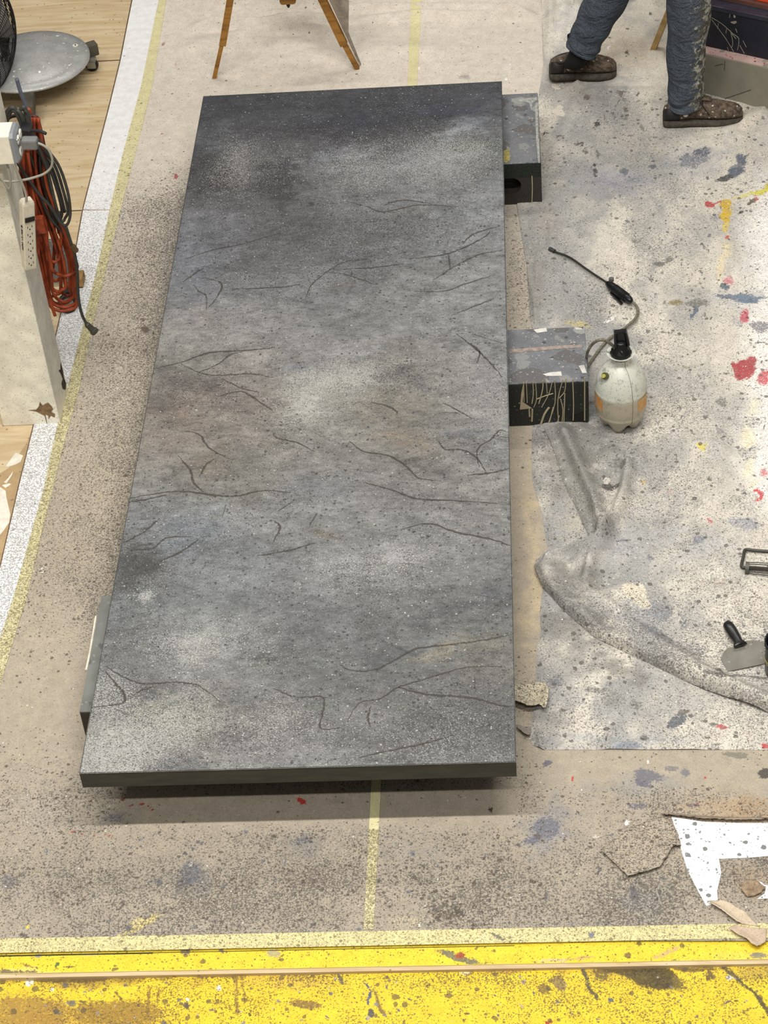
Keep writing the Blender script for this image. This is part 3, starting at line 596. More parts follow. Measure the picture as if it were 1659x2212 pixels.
def spk_up(px, py, wx, wy):
    D = np.clip(.45+.9*(n01(wx, wy, 71, .009)-.45), .05, 1); top = np.clip((250-wy)/90, 0, 1); D = D*(1-top*.8)
    D = D*(1-.45*np.clip((wx-1450)/180, 0, 1)*np.clip((1200-wy)/100, 0, 1))
    D = D+.25*np.clip((wy-1200)/150, 0, 1)+.2*np.exp(-((wx-1620)/60)**2-((wy-215)/25.)**2)
    return np.stack([D, .3+0*px, 0*px], -1)
o, me, cc = pxsheet('canvas_drop_cloth', clothm, -70, 1592, 3.6, LU, lambda y: 1900+0*y, 215, hup)
paint(me, cc, tcloth, mup, softu, spk_up, seed=6)
tag(o, 'large paint-smeared canvas drop cloth with bunched folds, under the sprayer and the walking feet', 'drop cloth')

# ================================================================== TORN PAPER at the front right
def sheet_poly(name, pts, z, mat, th=.0012, lift=None, parent=None, label=None, cat='paper scrap', tint=None, D=.4, group=None):
    """a thin scrap: fan of rings from the centroid, lifted where asked, with real thickness"""
    n0 = len(pts); dense = []
    for i in range(n0):
        a = Vector((*pts[i], 0)); c = Vector((*pts[(i+1) % n0], 0)); L = (c-a).length; k = max(1, int(L/5))
        for j in range(k):
            p = a+(c-a)*(j/k); p.x += random.uniform(-.8, .8); p.y += random.uniform(-.8, .8); dense.append(p)
    cx = sum(p.x for p in dense)/len(dense); cy = sum(p.y for p in dense)/len(dense); n = len(dense); rings = 9
    PX = []; PY_ = []
    for r in range(rings, 0, -1):
        for p in dense: PX.append(cx+(p.x-cx)*r/rings); PY_.append(cy+(p.y-cy)*r/rings)
    PX.append(cx); PY_.append(cy)
    PX = np.array(PX); PY_ = np.array(PY_); V = at(PX, PY_, 0.0); h = z+(lift(PX, PY_) if lift else 0*PX); V[:, 2] = h
    nv = len(V); Vb = V.copy(); Vb[:, 2] -= th
    F = []
    for r in range(rings-1):
        for k in range(n): F.append((r*n+k, r*n+(k+1) % n, (r+1)*n+(k+1) % n, (r+1)*n+k))
    for k in range(n): F.append(((rings-1)*n+k, (rings-1)*n+(k+1) % n, nv-1))
    FF = list(F)+[tuple(nv+i for i in f[::-1]) for f in F]+[(k, k+nv, (k+1) % n+nv, (k+1) % n) for k in range(n)]
    me = bpy.data.meshes.new(name); A = np.concatenate([V, Vb]); me.from_pydata([tuple(v) for v in A], [], FF); me.update()
    me.polygons.foreach_set('use_smooth', [True]*len(FF))
    me.materials.append(mat)
    if tint: paint(me, A, flat(tint), (), (), lambda px, py, wx, wy: np.stack([D+0*px, .1+0*px, 0*px], -1))
    o = bpy.data.objects.new(name, me); C.objects.link(o)
    if label: tag(o, label, cat, group)
    return o
whitef = speckled('white_floor_paint', (240, 242, 242), [(44, .28, (120, 122, 122), .42), (90, .3, (140, 142, 142), .4), (170, .3, (120, 122, 122), .35)], .5)
b = MB(); b.add([P(x, y, .0088) for x, y in [(1450,1764),(1518,1775),(1600,1778),(1780,1778),(1780,1845),(1659,1849),(1616,1853),(1553,1855),(1558,1885),(1549,1925),(1551,1950),(1526,1957),(1508,1925),(1486,1882),(1472,1838),(1461,1795)]], [tuple(range(16))[::-1]]); struct(b.build('floor', whitef))
b = MB(); b.add([P(x, y, .0088) for x, y in [(1630,1904),(1645,1905),(1650,1911),(1672,1915),(1690,1935),(1668,1940),(1635,1942),(1652,1930),(1655,1915),(1640,1912)]], [tuple(range(10))[::-1]]); struct(b.build('floor', whitef))
pm = paperm
def near(pts, A, wd):
    return lambda px, py: A*np.exp(-(segdist(px, py, pts)[0]/wd)**2)
kp = (176, 164, 146)
sheet_poly('torn_paper_flap', [(1298,1845),(1330,1876),(1356,1901),(1400,1890),(1425,1881),(1440,1860),(1453,1838),(1462,1833),(1471,1836),(1463,1800),(1440,1766),(1400,1776),(1350,1800)], .0095, pm, lift=near([(1298,1845),(1356,1901),(1425,1881),(1453,1838),(1471,1836)], .010, 22), label='torn brown paper flap with pointed lower tip, left of the white floor patch', tint=kp, D=.8)
sheet_poly('torn_paper_flap', [(1424,1764),(1440,1762),(1518,1768),(1600,1772),(1780,1772),(1780,1781),(1659,1779),(1600,1781),(1518,1778),(1470,1772),(1440,1770)], .0100, pm, lift=near([(1424,1768),(1518,1777),(1780,1781)], .012, 6), label='long curled torn paper lip along the upper edge of the white floor patch', tint=(150, 134, 116), D=.3)
sheet_poly('torn_paper_flap', [(1526,1956),(1555,1948),(1575,1955),(1609,1975),(1638,2006),(1615,2003),(1591,2001),(1570,1985),(1558,1975)], .0110, pm, lift=near([(1526,1957),(1558,1977),(1591,2003)], .012, 10), label='narrow clean torn paper strip curling below the white floor patch', tint=(200, 184, 160), D=.12)
sheet_poly('torn_paper_flap', [(1573,2015),(1587,2004),(1610,2008),(1640,2012),(1655,2011),(1654,2040),(1634,2055),(1622,2048),(1612,2037),(1592,2028)], .0130, pm, lift=near([(1573,2015),(1612,2037),(1634,2055)], .009, 10), label='loose torn paper scrap lying across the front masking tape', tint=(192, 172, 150), D=.15)
sheet_poly('torn_paper_flap', [(1602,1932),(1606,1912),(1622,1906),(1640,1914),(1652,1926),(1640,1938),(1615,1944)], .0110, simple('ribbed_card', (142, 122, 98), var=.35, sc=90), lift=lambda px, py: .004+.004*np.sin(px*1.1+py*.25), label='small ribbed brown paper fragment beside white bits at the right edge', cat='paper scrap')
sheet_poly('torn_paper_flap', [(1110,1482),(1122,1490),(1154,1482),(1172,1483),(1182,1487),(1186,1509),(1184,1536),(1178,1550),(1165,1541),(1154,1544),(1139,1544),(1132,1539),(1110,1532)], .020, pm, lift=near([(1116,1534),(1139,1544),(1165,1541),(1178,1550),(1186,1509)], .022, 14), label='curled speckled paper scrap sticking out from the slab over the drop cloth', tint=(206, 196, 170), D=.75)
sheet_poly('torn_paper_flap', [(1112,1576),(1147,1578),(1147,1590),(1145,1596),(1141,1600),(1128,1592)], .016, pm, lift=near([(1117,1580),(1141,1600)], .008, 8), label='small dark grey paper scrap near the front corner of the flat cloth', tint=(142, 134, 124), D=.3)

# ================================================================== SLAB
H, T, SW, SL = 0.258463, 0.061746, 1.22, 3.635562
slab = thing('faux_stone_slab', 'long grey faux stone slab with painted veins, raised on dark blocks', 'slab', (SW/2, SL/2, H-T))
slabm = paintmat('faux_stone_paint', .5, (300, .30), dark=(66, 66, 66), dark2=(52, 52, 52), light=(184, 184, 178), worm=.25, wcol=(84, 84, 84), bump=.6, spec=.4, big=75, cloud=(7, 1.9, 2.0))
rows = [(175,[(50,53,60),(54,58,66),(54,58,66),(56,60,68),(60,64,72)]),(230,[(54,58,68),(56,60,68),(54,57,66),(54,58,68),(66,70,80)]),(285,[(72,76,84),(58,60,66),(56,58,66),(60,62,68),(96,100,106)]),
 (340,[(64,64,68),(82,84,88),(70,72,78),(94,98,106),(98,103,108)]),(400,[(66,66,68),(80,82,84),(92,95,100),(102,106,112),(104,109,115)]),(470,[(92,96,104),(84,87,93),(95,99,106),(103,108,114),(110,115,120)]),
 (550,[(96,102,113),(92,95,101),(95,99,106),(107,112,118),(116,119,123)]),(630,[(106,110,118),(102,105,110),(100,103,107),(108,111,114),(116,119,121)]),(710,[(116,114,112),(118,118,118),(112,114,118),(114,116,118),(117,120,122)]),
 (790,[(108,107,101),(118,114,110),(113,113,114),(114,112,107),(115,117,118)]),(860,[(114,106,98),(112,104,97),(118,117,111),(112,109,102),(117,118,118)]),(950,[(116,108,98),(110,106,99),(112,112,108),(111,107,99),(108,110,112)]),
 (1050,[(110,109,106),(108,106,99),(108,110,112),(106,106,105),(115,116,113)]),(1130,[(110,116,122),(108,113,118),(110,112,112),(108,110,111),(110,112,110)]),(1210,[(88,92,94),(104,110,116),(104,107,111),(112,114,116),(103,105,107)]),
 (1290,[(98,104,108),(98,103,108),(96,100,104),(93,96,99),(84,87,90)]),(1370,[(94,98,102),(104,108,110),(90,94,98),(90,94,97),(92,94,92)]),(1450,[(88,92,94),(104,107,106),(88,92,94),(86,89,92),(100,100,94)]),
 (1530,[(92,94,92),(108,109,104),(92,94,95),(90,91,90),(88,91,92)]),(1600,[(118,119,114),(112,113,110),(104,106,106),(92,94,94),(86,89,90)]),(1680,[(112,114,114),(104,106,107),(102,104,105),(94,96,98),(92,94,95)])]
RY = np.array([r[0] for r in rows], float); RC = lina(np.array([r[1] for r in rows], float))   # (n,5,3)
RU = np.array([.06, .28, .5, .73, .95])
def tslab(px, py, wx, wy):
    # work along the slab itself: across u, along v expressed by its row
    left = 172-.1818*(wy-1670); right = 1116-.0224*(1646-wy)*1.0
    u = np.clip((wx-left)/(right-left), 0, 1)
    out = np.zeros((len(px), 3))
    cols = np.stack([np.stack([np.interp(wy, RY, RC[:, j, c]) for c in range(3)], -1) for j in range(5)], 1)
    f = np.interp(u, RU, np.arange(5)); i = np.clip(f.astype(int), 0, 3); t = (f-i); t = (t*t*(3-2*t))[:, None]
    ar = np.arange(len(px)); out = cols[ar, i]*(1-t)+cols[ar, i+1]*t
    n = fbm(px*.012, py*.03, 5, 81)[:, None]; n2 = fbm(px*.05, py*.07, 4, 85)[:, None]
    out = out*.62+out.mean(1)[:, None]*.38
    return out*np.array([1.02, 1.0, .975])*1.15*(1+(n-.5)*.45+(n2-.5)*.45)
ds = (64,64,68)
softs = [(480,395,60,28,-20,(54,52,56),.9,.6),(440,360,40,30,0,(56,54,58),.7,.7),(590,385,70,60,10,(58,58,62),.85,.6),(600,430,50,30,0,(60,60,62),.7,.8),(780,262,210,30,-6,(50,52,62),.8,.8),(950,235,140,22,0,(54,58,70),.7,.9),(700,285,90,24,0,(56,56,62),.7,.7),(850,275,80,30,-8,(54,54,58),.7,.7),
  (1020,315,62,18,-8,(78,84,82),.9,.35),(1060,330,40,14,0,(80,86,84),.7,.6),(980,288,80,16,-16,(138,142,148),.75,.8),(1010,262,70,12,-14,(120,124,132),.6,.9),(740,330,90,26,-4,(118,122,130),.6,.9),(860,355,150,22,-8,(122,126,134),.5,.9),(700,370,70,30,0,(120,122,128),.4,.9),
  (520,350,30,50,10,(112,110,114),.5,.9),(450,310,60,18,0,(96,98,104),.5,.9),(640,500,140,40,-18,(78,80,84),.55,.9),(860,470,80,20,-8,(86,84,82),.55,.9),(880,455,50,12,-10,(104,100,92),.5,.9),(830,520,80,14,-15,(84,82,80),.6,.9),(740,560,50,12,0,(82,82,84),.55,.9),
  (560,570,90,50,-10,(86,84,86),.5,.9),(430,600,40,40,0,(100,104,116),.5,.9),(730,620,60,22,-12,(92,88,86),.5,.9),(900,580,100,20,-8,(118,114,106),.4,.9),(420,690,90,26,0,(122,114,112),.45,.9),
  (420,830,110,36,18,(96,88,84),.6,.8),(400,880,110,50,0,(112,98,88),.5,.9),(350,860,50,24,0,(92,90,84),.4,.8),(660,870,70,60,-10,(150,148,140),.6,.9),(720,840,60,30,-10,(140,138,130),.5,.9),(640,800,80,12,0,(118,122,134),.5,.9),(860,810,110,14,-16,(86,84,82),.7,.8),(910,830,50,24,30,(88,88,90),.6,.8),(850,790,60,10,-10,(132,130,122),.6,.9),
  (790,765,60,9,-25,(146,148,148),.55,.9),(820,880,110,50,0,(112,106,92),.4,.9),(860,950,120,40,12,(118,106,92),.5,.9),(460,1000,60,60,0,(112,102,88),.5,.9),(370,950,80,50,0,(120,106,96),.4,.9),(560,950,120,30,10,(120,112,104),.4,.9),(1060,900,60,60,0,(128,128,124),.4,.9),(1000,930,60,24,0,(104,108,116),.4,.9),
  (690,1050,110,50,0,(112,114,118),.5,.9),(470,1110,60,20,-10,(134,138,142),.45,.9),(420,1150,100,50,-20,(108,116,124),.5,.9),(300,1215,70,46,-10,(66,68,68),.85,.7),(270,1250,40,36,0,(72,74,74),.8,.8),(345,1275,1,1,0,(0,0,0),0,1),(315,1285,22,12,0,(160,162,162),.7,.9),
  (740,1220,60,34,0,(130,132,134),.5,.9),(860,1215,50,22,0,(138,140,140),.55,.9),(790,1190,110,26,-10,(122,124,124),.4,.9),(690,1150,30,14,30,(104,98,86),.7,.6),(960,1330,150,30,-14,(72,74,76),.6,.9),(1060,1290,60,30,-25,(78,80,84),.6,.9),(830,1410,120,22,-8,(74,76,78),.55,.9),
  (430,1370,60,24,-20,(140,142,138),.5,.8),(330,1400,60,26,-20,(122,124,120),.45,.8),(440,1410,60,20,0,(132,134,130),.4,.9),(550,1440,50,16,0,(128,130,126),.4,.9),(960,1405,90,22,-12,(122,118,104),.75,.7),(1070,1392,50,24,0,(122,120,108),.6,.8),(900,1425,50,12,-10,(116,112,100),.5,.8),
  (370,1545,110,60,10,(134,134,122),.75,.7),(430,1580,90,50,0,(126,126,118),.6,.8),(260,1640,90,60,0,(134,134,130),.7,.9),(640,1540,90,46,0,(112,112,108),.55,.8),(540,1620,120,50,0,(112,112,110),.5,.9),(520,1500,40,22,30,(84,86,86),.5,.8),(930,1560,140,60,0,(84,86,86),.6,.9),(220,1480,50,50,0,(92,96,94),.5,.8)]
V_ = [  # painted veins, in frame pixels on the slab top
 [(748,435),(790,446),(825,458),(870,450),(910,443),(990,447)],[(828,444),(860,434),(890,434),(935,441)],[(500,625),(560,623),(615,620),(650,614)],[(662,642),(672,618),(700,592),(745,566),(800,560)],[(705,588),(740,592),(780,604),(812,616)],[(742,582),(810,578),(872,570)],
 [(882,559),(930,555),(965,549),(1010,532),(1050,510),(1060,498)],[(968,549),(971,565),(972,583)],[(1000,527),(1025,505),(1082,488)],[(936,606),(975,580),(1030,552),(1085,541)],[(895,630),(960,629),(1010,612),(1070,594)],[(975,682),(1020,664),(1068,645)],[(395,610),(425,588),(440,580)],[(440,600),(478,612),(470,640),(450,665)],[(418,615),(430,630),(445,640),(447,668)],
 [(340,796),(400,780),(455,762),(520,758),(595,751)],[(430,804),(470,788),(495,768),(525,760)],[(392,788),(440,808),(480,811),(540,808),(590,816)],[(480,818),(520,838),(560,848)],[(470,857),(520,846),(560,868),(590,888)],
 [(985,720),(1025,752),(1060,785),(1085,815)],[(1015,742),(1035,760),(1030,785)],[(1020,722),(1085,742)],[(803,870),(838,878),(857,890),(855,897)],[(957,870),(985,885),(1020,905)],[(955,891),(990,892)],[(398,931),(432,940),(450,966),(495,992)],[(590,935),(600,947),(640,956),(680,976)],[(755,953),(785,975),(840,985),(880,1010),(905,1033),(945,1038)],
 [(385,985),(410,1015),(420,1045),(440,1063)],[(275,1078),(340,1066),(400,1062),(460,1070),(510,1072),(570,1060),(628,1064)],[(430,1030),(445,1005),(465,990)],[(785,1042),(850,1060),(900,1078),(980,1082),(1075,1088)],[(948,953),(960,970),(1000,973),(1030,990),(1050,1022)],[(1010,1027),(1060,1022),(1100,1012)],[(1035,1010),(1032,970),(1060,950),(1080,930),(1100,935)],[(1065,942),(1100,946)],
 [(865,1145),(925,1131),(985,1150),(1060,1165),(1102,1179)],[(555,1201),(620,1190),(680,1173)],[(590,1170),(605,1140),(592,1125)],[(600,1105),(640,1078)],[(668,1135),(685,1108)],[(268,1172),(310,1150),(345,1120)],[(280,1188),(330,1184),(360,1162),(412,1160)],[(345,1212),(385,1195),(430,1165)],[(480,1120),(488,1090)],[(230,1440),(262,1460),(310,1477),(380,1474),(430,1482),(475,1516)],
 [(228,1450),(250,1478),(268,1500),(262,1520),(196,1529)],[(285,1503),(310,1490),(335,1484)],[(590,1487),(640,1506),(695,1506),(698,1535),(692,1574),(735,1572)],[(750,1560),(775,1520),(820,1510),(860,1485),(910,1470),(950,1457),(1010,1442),(1085,1440)],[(735,1436),(760,1449),(810,1447),(855,1425),(900,1402),(980,1392),(1050,1382),(1100,1372)],
 [(860,1485),(920,1500),(1020,1508),(1075,1523),(1110,1526)],[(800,1528),(795,1550),(800,1570)],[(775,1637),(830,1624),(900,1610),(980,1588)],[(1026,1462),(1027,1495)],[(400,560),(460,540),(520,528),(600,505)],[(360,1070),(300,1082),(275,1085)]]
def spk_s(px, py, wx, wy):
    D = .34+.5*(n01(wx, wy, 90, .012)-.45); L = .34+.4*(n01(wx, wy, 93, .012)-.45)
    for cx, cy, rx, ry, a in ((300,1220,80,60,.7),(720,550,160,90,.30),(860,490,160,60,.3),(620,470,140,80,.3),(560,590,100,70,.25),(420,830,90,40,.4),(870,810,90,40,.4),(1000,1580,140,70,.55),(430,1580,230,70,.35),(1000,1480,130,50,.2)):
        D = D+a*np.exp(-((wx-cx)/rx)**2-((wy-cy)/ry)**2)
    for cx, cy, rx, ry, a in ((860,360,230,60,.55),(500,370,70,80,.45),(670,865,90,60,.6),(760,820,100,30,.45),(1060,880,60,70,.45),(240,1640,120,70,.8),(380,1550,150,70,.5),(430,1390,150,60,.45),(640,1560,110,60,.3),(320,1285,30,20,.8),(740,1230,120,50,.35),(860,1210,60,40,.45),(1000,320,80,30,.35),(240,1500,60,50,.55),(920,1600,200,80,.3)):
        L = L+a*np.exp(-((wx-cx)/rx)**2-((wy-cy)/ry)**2)
    return np.stack([D, L, 0*px], -1)
V = None
xs = np.linspace(0, SW, 245)[::-1]; ysl = np.linspace(0, SL, 728)
X, Y = np.meshgrid(xs, ysl); Z = np.full(X.shape, H)+.0006*fbm(X*40, Y*40, 3, 7)
e = np.minimum(np.minimum(X, SW-X), np.minimum(Y, SL-Y)); Z = Z-.0022*np.clip(1-e/.004, 0, 1)
o, me, cc = gridmesh('painted_face', np.stack([X, Y, Z], -1), slabm, slab)
mks = [(922,1161,5,4,0,(46,44,44),.95),(565,388,8,2,-10,(30,30,34),.9),(600,387,12,2,-5,(30,30,34),.9),(670,440,8,6,0,(50,52,58),.75),(640,1550,1,1,0,(0,0,0),0),(1100,1120,8,6,0,(70,72,72),.7)]
for i in range(70):
    mks.append((int(rng.normal(960, 100)), int(rng.normal(1555, 50)), rng.uniform(1.5, 4.2), rng.uniform(1.5, 3.4), 0, (52,52,52), .8))
for i in range(60):
    mks.append((int(rng.randint(250, 1090)), int(rng.randint(500, 1640)), rng.uniform(1.5, 3.5), rng.uniform(1.5, 3), 0, random.choice([(60,60,60),(200,200,192)]), .75))
paint(me, cc, tslab, mks, softs, spk_s, warp=15, seed=8)
o['label'] = 'mottled grey stone-look painted top face'
g = NG('vein_paint'); a = g.noise(160, 4, .7)
tr = g.n('ShaderNodeBsdfTransparent'); mx = g.n('ShaderNodeMixShader'); g.out(lin((72, 66, 60)), .7)
g.lk(g.math('MULTIPLY', g.step(a, .30, .52), .72), mx.inputs[0]); g.lk(tr.outputs[0], mx.inputs[1]); g.lk(g.b.outputs[0], mx.inputs[2])
g.lk(mx.outputs[0], g.t.nodes['Material Output'].inputs['Surface']); veinm = g.m
b = MB()
for vi, pts in enumerate(V_):
    pts3 = [at(float(x), float(y), H) for x, y in pts]; c = catmull([Vector(p) for p in pts3], 8); n = len(c); secs = []
    wbase = random.uniform(.0026, .0042)
    for i, p in enumerate(c):
        t = (c[min(i+1, n-1)]-c[max(i-1, 0)]).normalized(); s = Vector((-t.y, t.x, 0)); f = i/(n-1)
        wv = wbase*(.35+.65*math.sin(math.pi*min(max(f, .04), .96)))*random.uniform(.6, 1.25); j = s*random.uniform(-.0016, .0016)
        secs.append((p+j-s*wv, p+j+s*wv))
    vs = []; fs = []
    for l, r in secs: vs += [l+Vector((0,0,.0014)), r+Vector((0,0,.0014))]
    for i in range(n-1): fs.append((2*i+1, 2*i, 2*i+2, 2*i+3))
    b.add(vs, fs)
o = b.build('painted_veins', veinm, slab); o['label'] = 'thin dark brown painted cracks'
edgem = NG('slab_edge_paint'); c = edgem.mix(edgem.step(edgem.noise(9, 5, v=edgem.vec((1, 6, 6))), .35, .65), lin((56, 57, 56)), lin((66, 67, 64))); edgem = edgem.out(c, .55, 0, .35)
b = MB(); b.box((.001, .001, H-T), (SW-.001, SL-.001, H-.0006)); o = b.build('core', edgem, slab); o['label'] = 'dark grey slab body and edges'

# ================================================================== SUPPORT BLOCKS
BH = H-T-.0005
def blockmat(name, top, spots): return speckled(name, top, spots, .5, 0, .4)
topm = speckled('scuffed_grey_top', (112, 114, 118), [(9, .5, (98, 96, 96), .8), (22, .3, (134, 134, 132), .6), (180, .35, (150, 150, 146), .4), (260, .4, (84, 84, 86), .45), (14, .3, (146, 146, 142), .5), (40, .3, (76, 78, 80), .4), (90, .25, (160, 158, 150), .4)])
sidem = speckled('black_block_side', (34, 36, 34), [(120, .3, (86, 90, 80), .3), (60, .1, (110, 110, 96), .25)], .45)
brownside = speckled('brown_black_side', (50, 46, 42), [(140, .25, (84, 80, 70), .3)], .5)
def block(label, x0, x1, y0, y1):
    t = thing('support_block', label, 'block', ((x0+x1)/2, (y0+y1)/2, .0105)); return t
# near right, paint dripped
c1 = P(1271, 823, BH); c2 = P(1256, 707, BH); x1 = 1.490; y0, y1 = 1.745, 2.05
t = block('black block with beige paint drips down its front, beside the sprayer', .85, x1, y0, y1)
b = MB(); b.box((.85, y0, .0105), (x1, y1, BH-.004)); b.build('body', sidem, t, bevel=.006)
b = MB(); b.box((.85, y0+.001, BH-.004), (x1-.001, y1-.001, BH)); o = b.build('top_panel', topm, t); o['label'] = 'scuffed grey painted top with pale streaks'
drip = simple('beige_paint', (168, 156, 128), .4, var=.1)
b = MB(); fy = y0-.0012
def fp(px, py): v = aty(float(px), float(py), fy); return Vector(v)
for pts, wd in (([(1131,826),(1132,868)],1.3),([(1137,826),(1139,870)],1.2),([(1151,824),(1152,852),(1149,872)],1.4),([(1157,826),(1159,862),(1153,880)],1.2),([(1173,822),(1172,842),(1164,872)],1.6),([(1180,822),(1182,850)],1.2),([(1198,820),(1199,870),(1183,918)],1.4),([(1193,824),(1186,850),(1170,880)],1.2),
                ([(1216,820),(1205,865),(1207,918)],1.4),([(1222,818),(1220,845),(1208,860)],1.3),([(1237,818),(1239,870),(1238,908)],1.5),([(1263,816),(1263,908)],1.8),([(1211,862),(1216,885),(1214,912)],1.4),([(1220,850),(1218,912)],1.6),([(1186,880),(1176,895),(1168,918)],3),([(1195,880),(1185,920)],1.6),([(1208,898),(1203,916)],1.3),
                ([(1143,880),(1144,900)],2.4),([(1150,884),(1149,910)],2.4),([(1160,862),(1178,855),(1195,850)],1.4)):
    q = [fp(*p) for p in pts]; b.tube(q, wd*.0013, 6, 3)
b.add([fp(1131,826), fp(1126,850), fp(1123,885), fp(1150,882), fp(1135,872), fp(1129,868), fp(1132,840)], [(0,1,2,3,4,5,6)])
o = b.build('paint_runs', drip, t); o['label'] = 'beige paint runs'
b = MB(); b.add([fp(1229,902), fp(1262,888), fp(1263,910), fp(1240,913)], [(0,1,2,3)]); o = b.build('broken_corner', simple('broken_hole', (22, 18, 14)), t); o['label'] = 'dark broken lower corner'
b = MB(); w_ = simple('chipped_paint', (206, 204, 196), .5)
for pts in ([(1152,712),(1180,708),(1182,716),(1160,719)],[(1172,808),(1190,804),(1212,802),(1214,812),(1180,812)],[(1250,790),(1262,788),(1268,806),(1258,806)],[(1240,707),(1256,708),(1258,712),(1244,712)]):
    b = MB(); b.add([P(x, y, BH+.0012) for x, y in pts], [tuple(range(len(pts)))[::-1]]); b.build('paint_patch', w_, t)
b = MB(); b.mi = 0
b.add([P(x, y, BH+.0010) for x, y in [(1100,755),(1180,748),(1258,744),(1258,750),(1180,756),(1100,763)]], [(5,4,3,2,1,0)]); o = b.build('paint_streak', simple('pink_grey_streak', (150, 136, 128), var=.3, sc=60), t)
# far right, slot handle
x1 = 1.3635; y0, y1 = 3.115, 3.635
t = block('dark block with a long slot handle, under the far right of the slab', .75, x1, y0, y1)
b = MB()
sx0, sx1, sz0, sz1 = 1.0, PY(1126, 405, y0).x, PY(1110, 418, y0).z, PY(1110, 385, y0).z
b.box((.75, y0, .0105), (x1, y1, sz0)); b.box((.75, y0, sz1), (x1, y1, BH-.004)); b.box((.75, y0, sz0), (sx0, y1, sz1)); b.box((sx1, y0, sz0), (x1, y1, sz1)); b.box((sx0, y0+.06, sz0), (sx1, y1, sz1))
zc = (sz0+sz1)/2; r = (sz1-sz0)/2
for sgn in (-1, 1):   # round end of the slot
    vs = []; n = 8
    for k in range(n+1):
        a = math.pi/2*k/n; vs.append(Vector((sx1-r+r*math.cos(a), y0, zc+sgn*r*math.sin(a))))
    vs.append(Vector((sx1, y0, zc+sgn*r))); vb = [v+Vector((0, .06, 0)) for v in vs]; m = len(vs)
    b.add(vs+vb, [tuple(range(m)), tuple(range(m, 2*m))[::-1]]+[(i, (i+1) % m, m+(i+1) % m, m+i) for i in range(m)])
b.build('body', brownside, t)
b = MB(); b.box((.75, y0+.001, BH-.004), (x1-.001, y1-.001, BH)); o = b.build('top_panel', topm, t); o['label'] = 'scuffed grey painted top'
b = MB(); b.box((1.15, y0-.0015, sz1+.003), (x1-.002, y0, BH-.002)); o = b.build('front_band', simple('green_black_band', (30, 36, 32), sc=160, var=.6), t)
b = MB(); b.tube([PY(1149,380,y0-.002), PY(1150,405,y0-.002), PY(1149,440,y0-.002)], .0022, 6, 3); o = b.build('paint_drips', drip, t); o['label'] = 'single pale paint run'
pch = simple('pale_chip', (158, 158, 152), var=.3, sc=90)
for pts in ([(1118,214),(1160,210),(1161,216),(1150,222),(1148,240),(1143,222),(1120,219)],[(1156,222),(1162,222),(1163,300),(1158,300)],[(1158,300),(1165,300),(1166,352),(1163,352)]):
    b = MB(); b.add([P(x, y, BH+.0012) for x, y in pts], [tuple(range(len(pts)))[::-1]]); b.build('paint_patch', pch, t)
b = MB(); b.add([P(x, y, BH+.0014) for x, y in [(1088,325),(1100,322),(1102,345),(1094,352),(1088,350)]], [(4,3,2,1,0)]); o = b.build('yellow_smear', simple('yellow_smear', (158, 146, 86), var=.3, sc=90), t)
# near left
x0 = -.051; y0, y1 = .29, .775
t = block('low grey block under the left side of the slab, white scrape on its edge', x0, .6, y0, y1)
b = MB(); b.box((x0, y0, .0105), (.6, y1, BH-.004)); b.build('body', brownside, t, bevel=.004)
b = MB(); b.box((x0+.001, y0+.001, BH-.004), (.6, y1-.001, BH)); o = b.build('top_panel', speckled('dull_grey_top', (112, 114, 110), [(30, .3, (92, 94, 92), .5), (80, .2, (132, 132, 126), .4)]), t)
b = MB(); b.tube([P(207,1332,BH), P(200,1375,BH), P(193,1415,BH), P(186,1448,BH)], .0036, 6, 4); o = b.build('white_scrape', simple('white_scrape', (214, 206, 190)), t); o['label'] = 'thin white scrape line'
# inner block added where the dark under the front is only shadow
b = MB(); t = thing('support_block', 'added block standing for the shadow under the front edge of the slab', 'block', (.75, .5, .0105)); b.box((.64, .30, .0105), (1.0, .78, BH)); b.build('body', brownside, t, bevel=.004)

pw = simple('white_spill', (226, 220, 206), .5, var=.1)
for q in ([(12,1008),(28,985),(34,978),(50,984),(44,998),(32,1004),(18,1008)],[(-30,1080),(0,1052),(12,1060),(14,1075),(22,1110),(20,1128),(8,1146),(-4,1160),(-30,1170)],[(8,1042),(18,1032),(28,1018),(26,1026),(14,1044)],[(4,1048),(20,1044),(24,1046),(12,1054)]):
    b = MB(); b.add([P(x, y, .0006) for x, y in q], [tuple(range(len(q)))[::-1]]); struct(b.build('floor', pw))
dp = speckled('dirty_ply', (176, 150, 112), [(60, .3, (140, 120, 92), .4), (150, .3, (150, 132, 104), .4)], .8)
b = MB(); q = [(-60,1060),(20,1010),(56,960),(68,930),(66,935),(40,1044),(-3,1234),(-60,1440)]; b.add([P(x, y, .0003) for x, y in q], [tuple(range(len(q)))[::-1]]); struct(b.build('floor', dp))

# ================================================================== WHITE POST, OUTLET, POWER STRIP, CORDS
PX0, PX1, PY0, PY1 = -.583, -.3755, 1.8645, 2.052
post = thing('white_post', 'white painted square post with chipped lower corner, rising at the left edge', 'post', ((PX0+PX1)/2, (PY0+PY1)/2, 0))
postm = speckled('white_post_paint', (232, 228, 212), [(260, .45, (176, 172, 158), .40), (150, .3, (170, 168, 156), .32), (60, .10, (150, 148, 136), .2)], .6)
b = MB(); b.box((PX0, PY0, .001), (PX1, PY1, 3.4)); b.build('shaft', postm, post, bevel=.003)
chip = simple('bare_brown', (128, 104, 72), .8, var=.3, sc=60)
b = MB(); f = lambda x, y: PY(x, y, PY0-.0012)
b.add([f(*q) for q in [(60,886),(78,885),(84,878),(86,868),(92,876),(98,872),(104,870),(112,878),(115,884),(110,890),(119,894),(118,902),(110,898),(105,906),(104,898),(98,895),(101,910),(104,925),(100,912),(96,898),(88,894),(78,889)]], [tuple(range(22))])
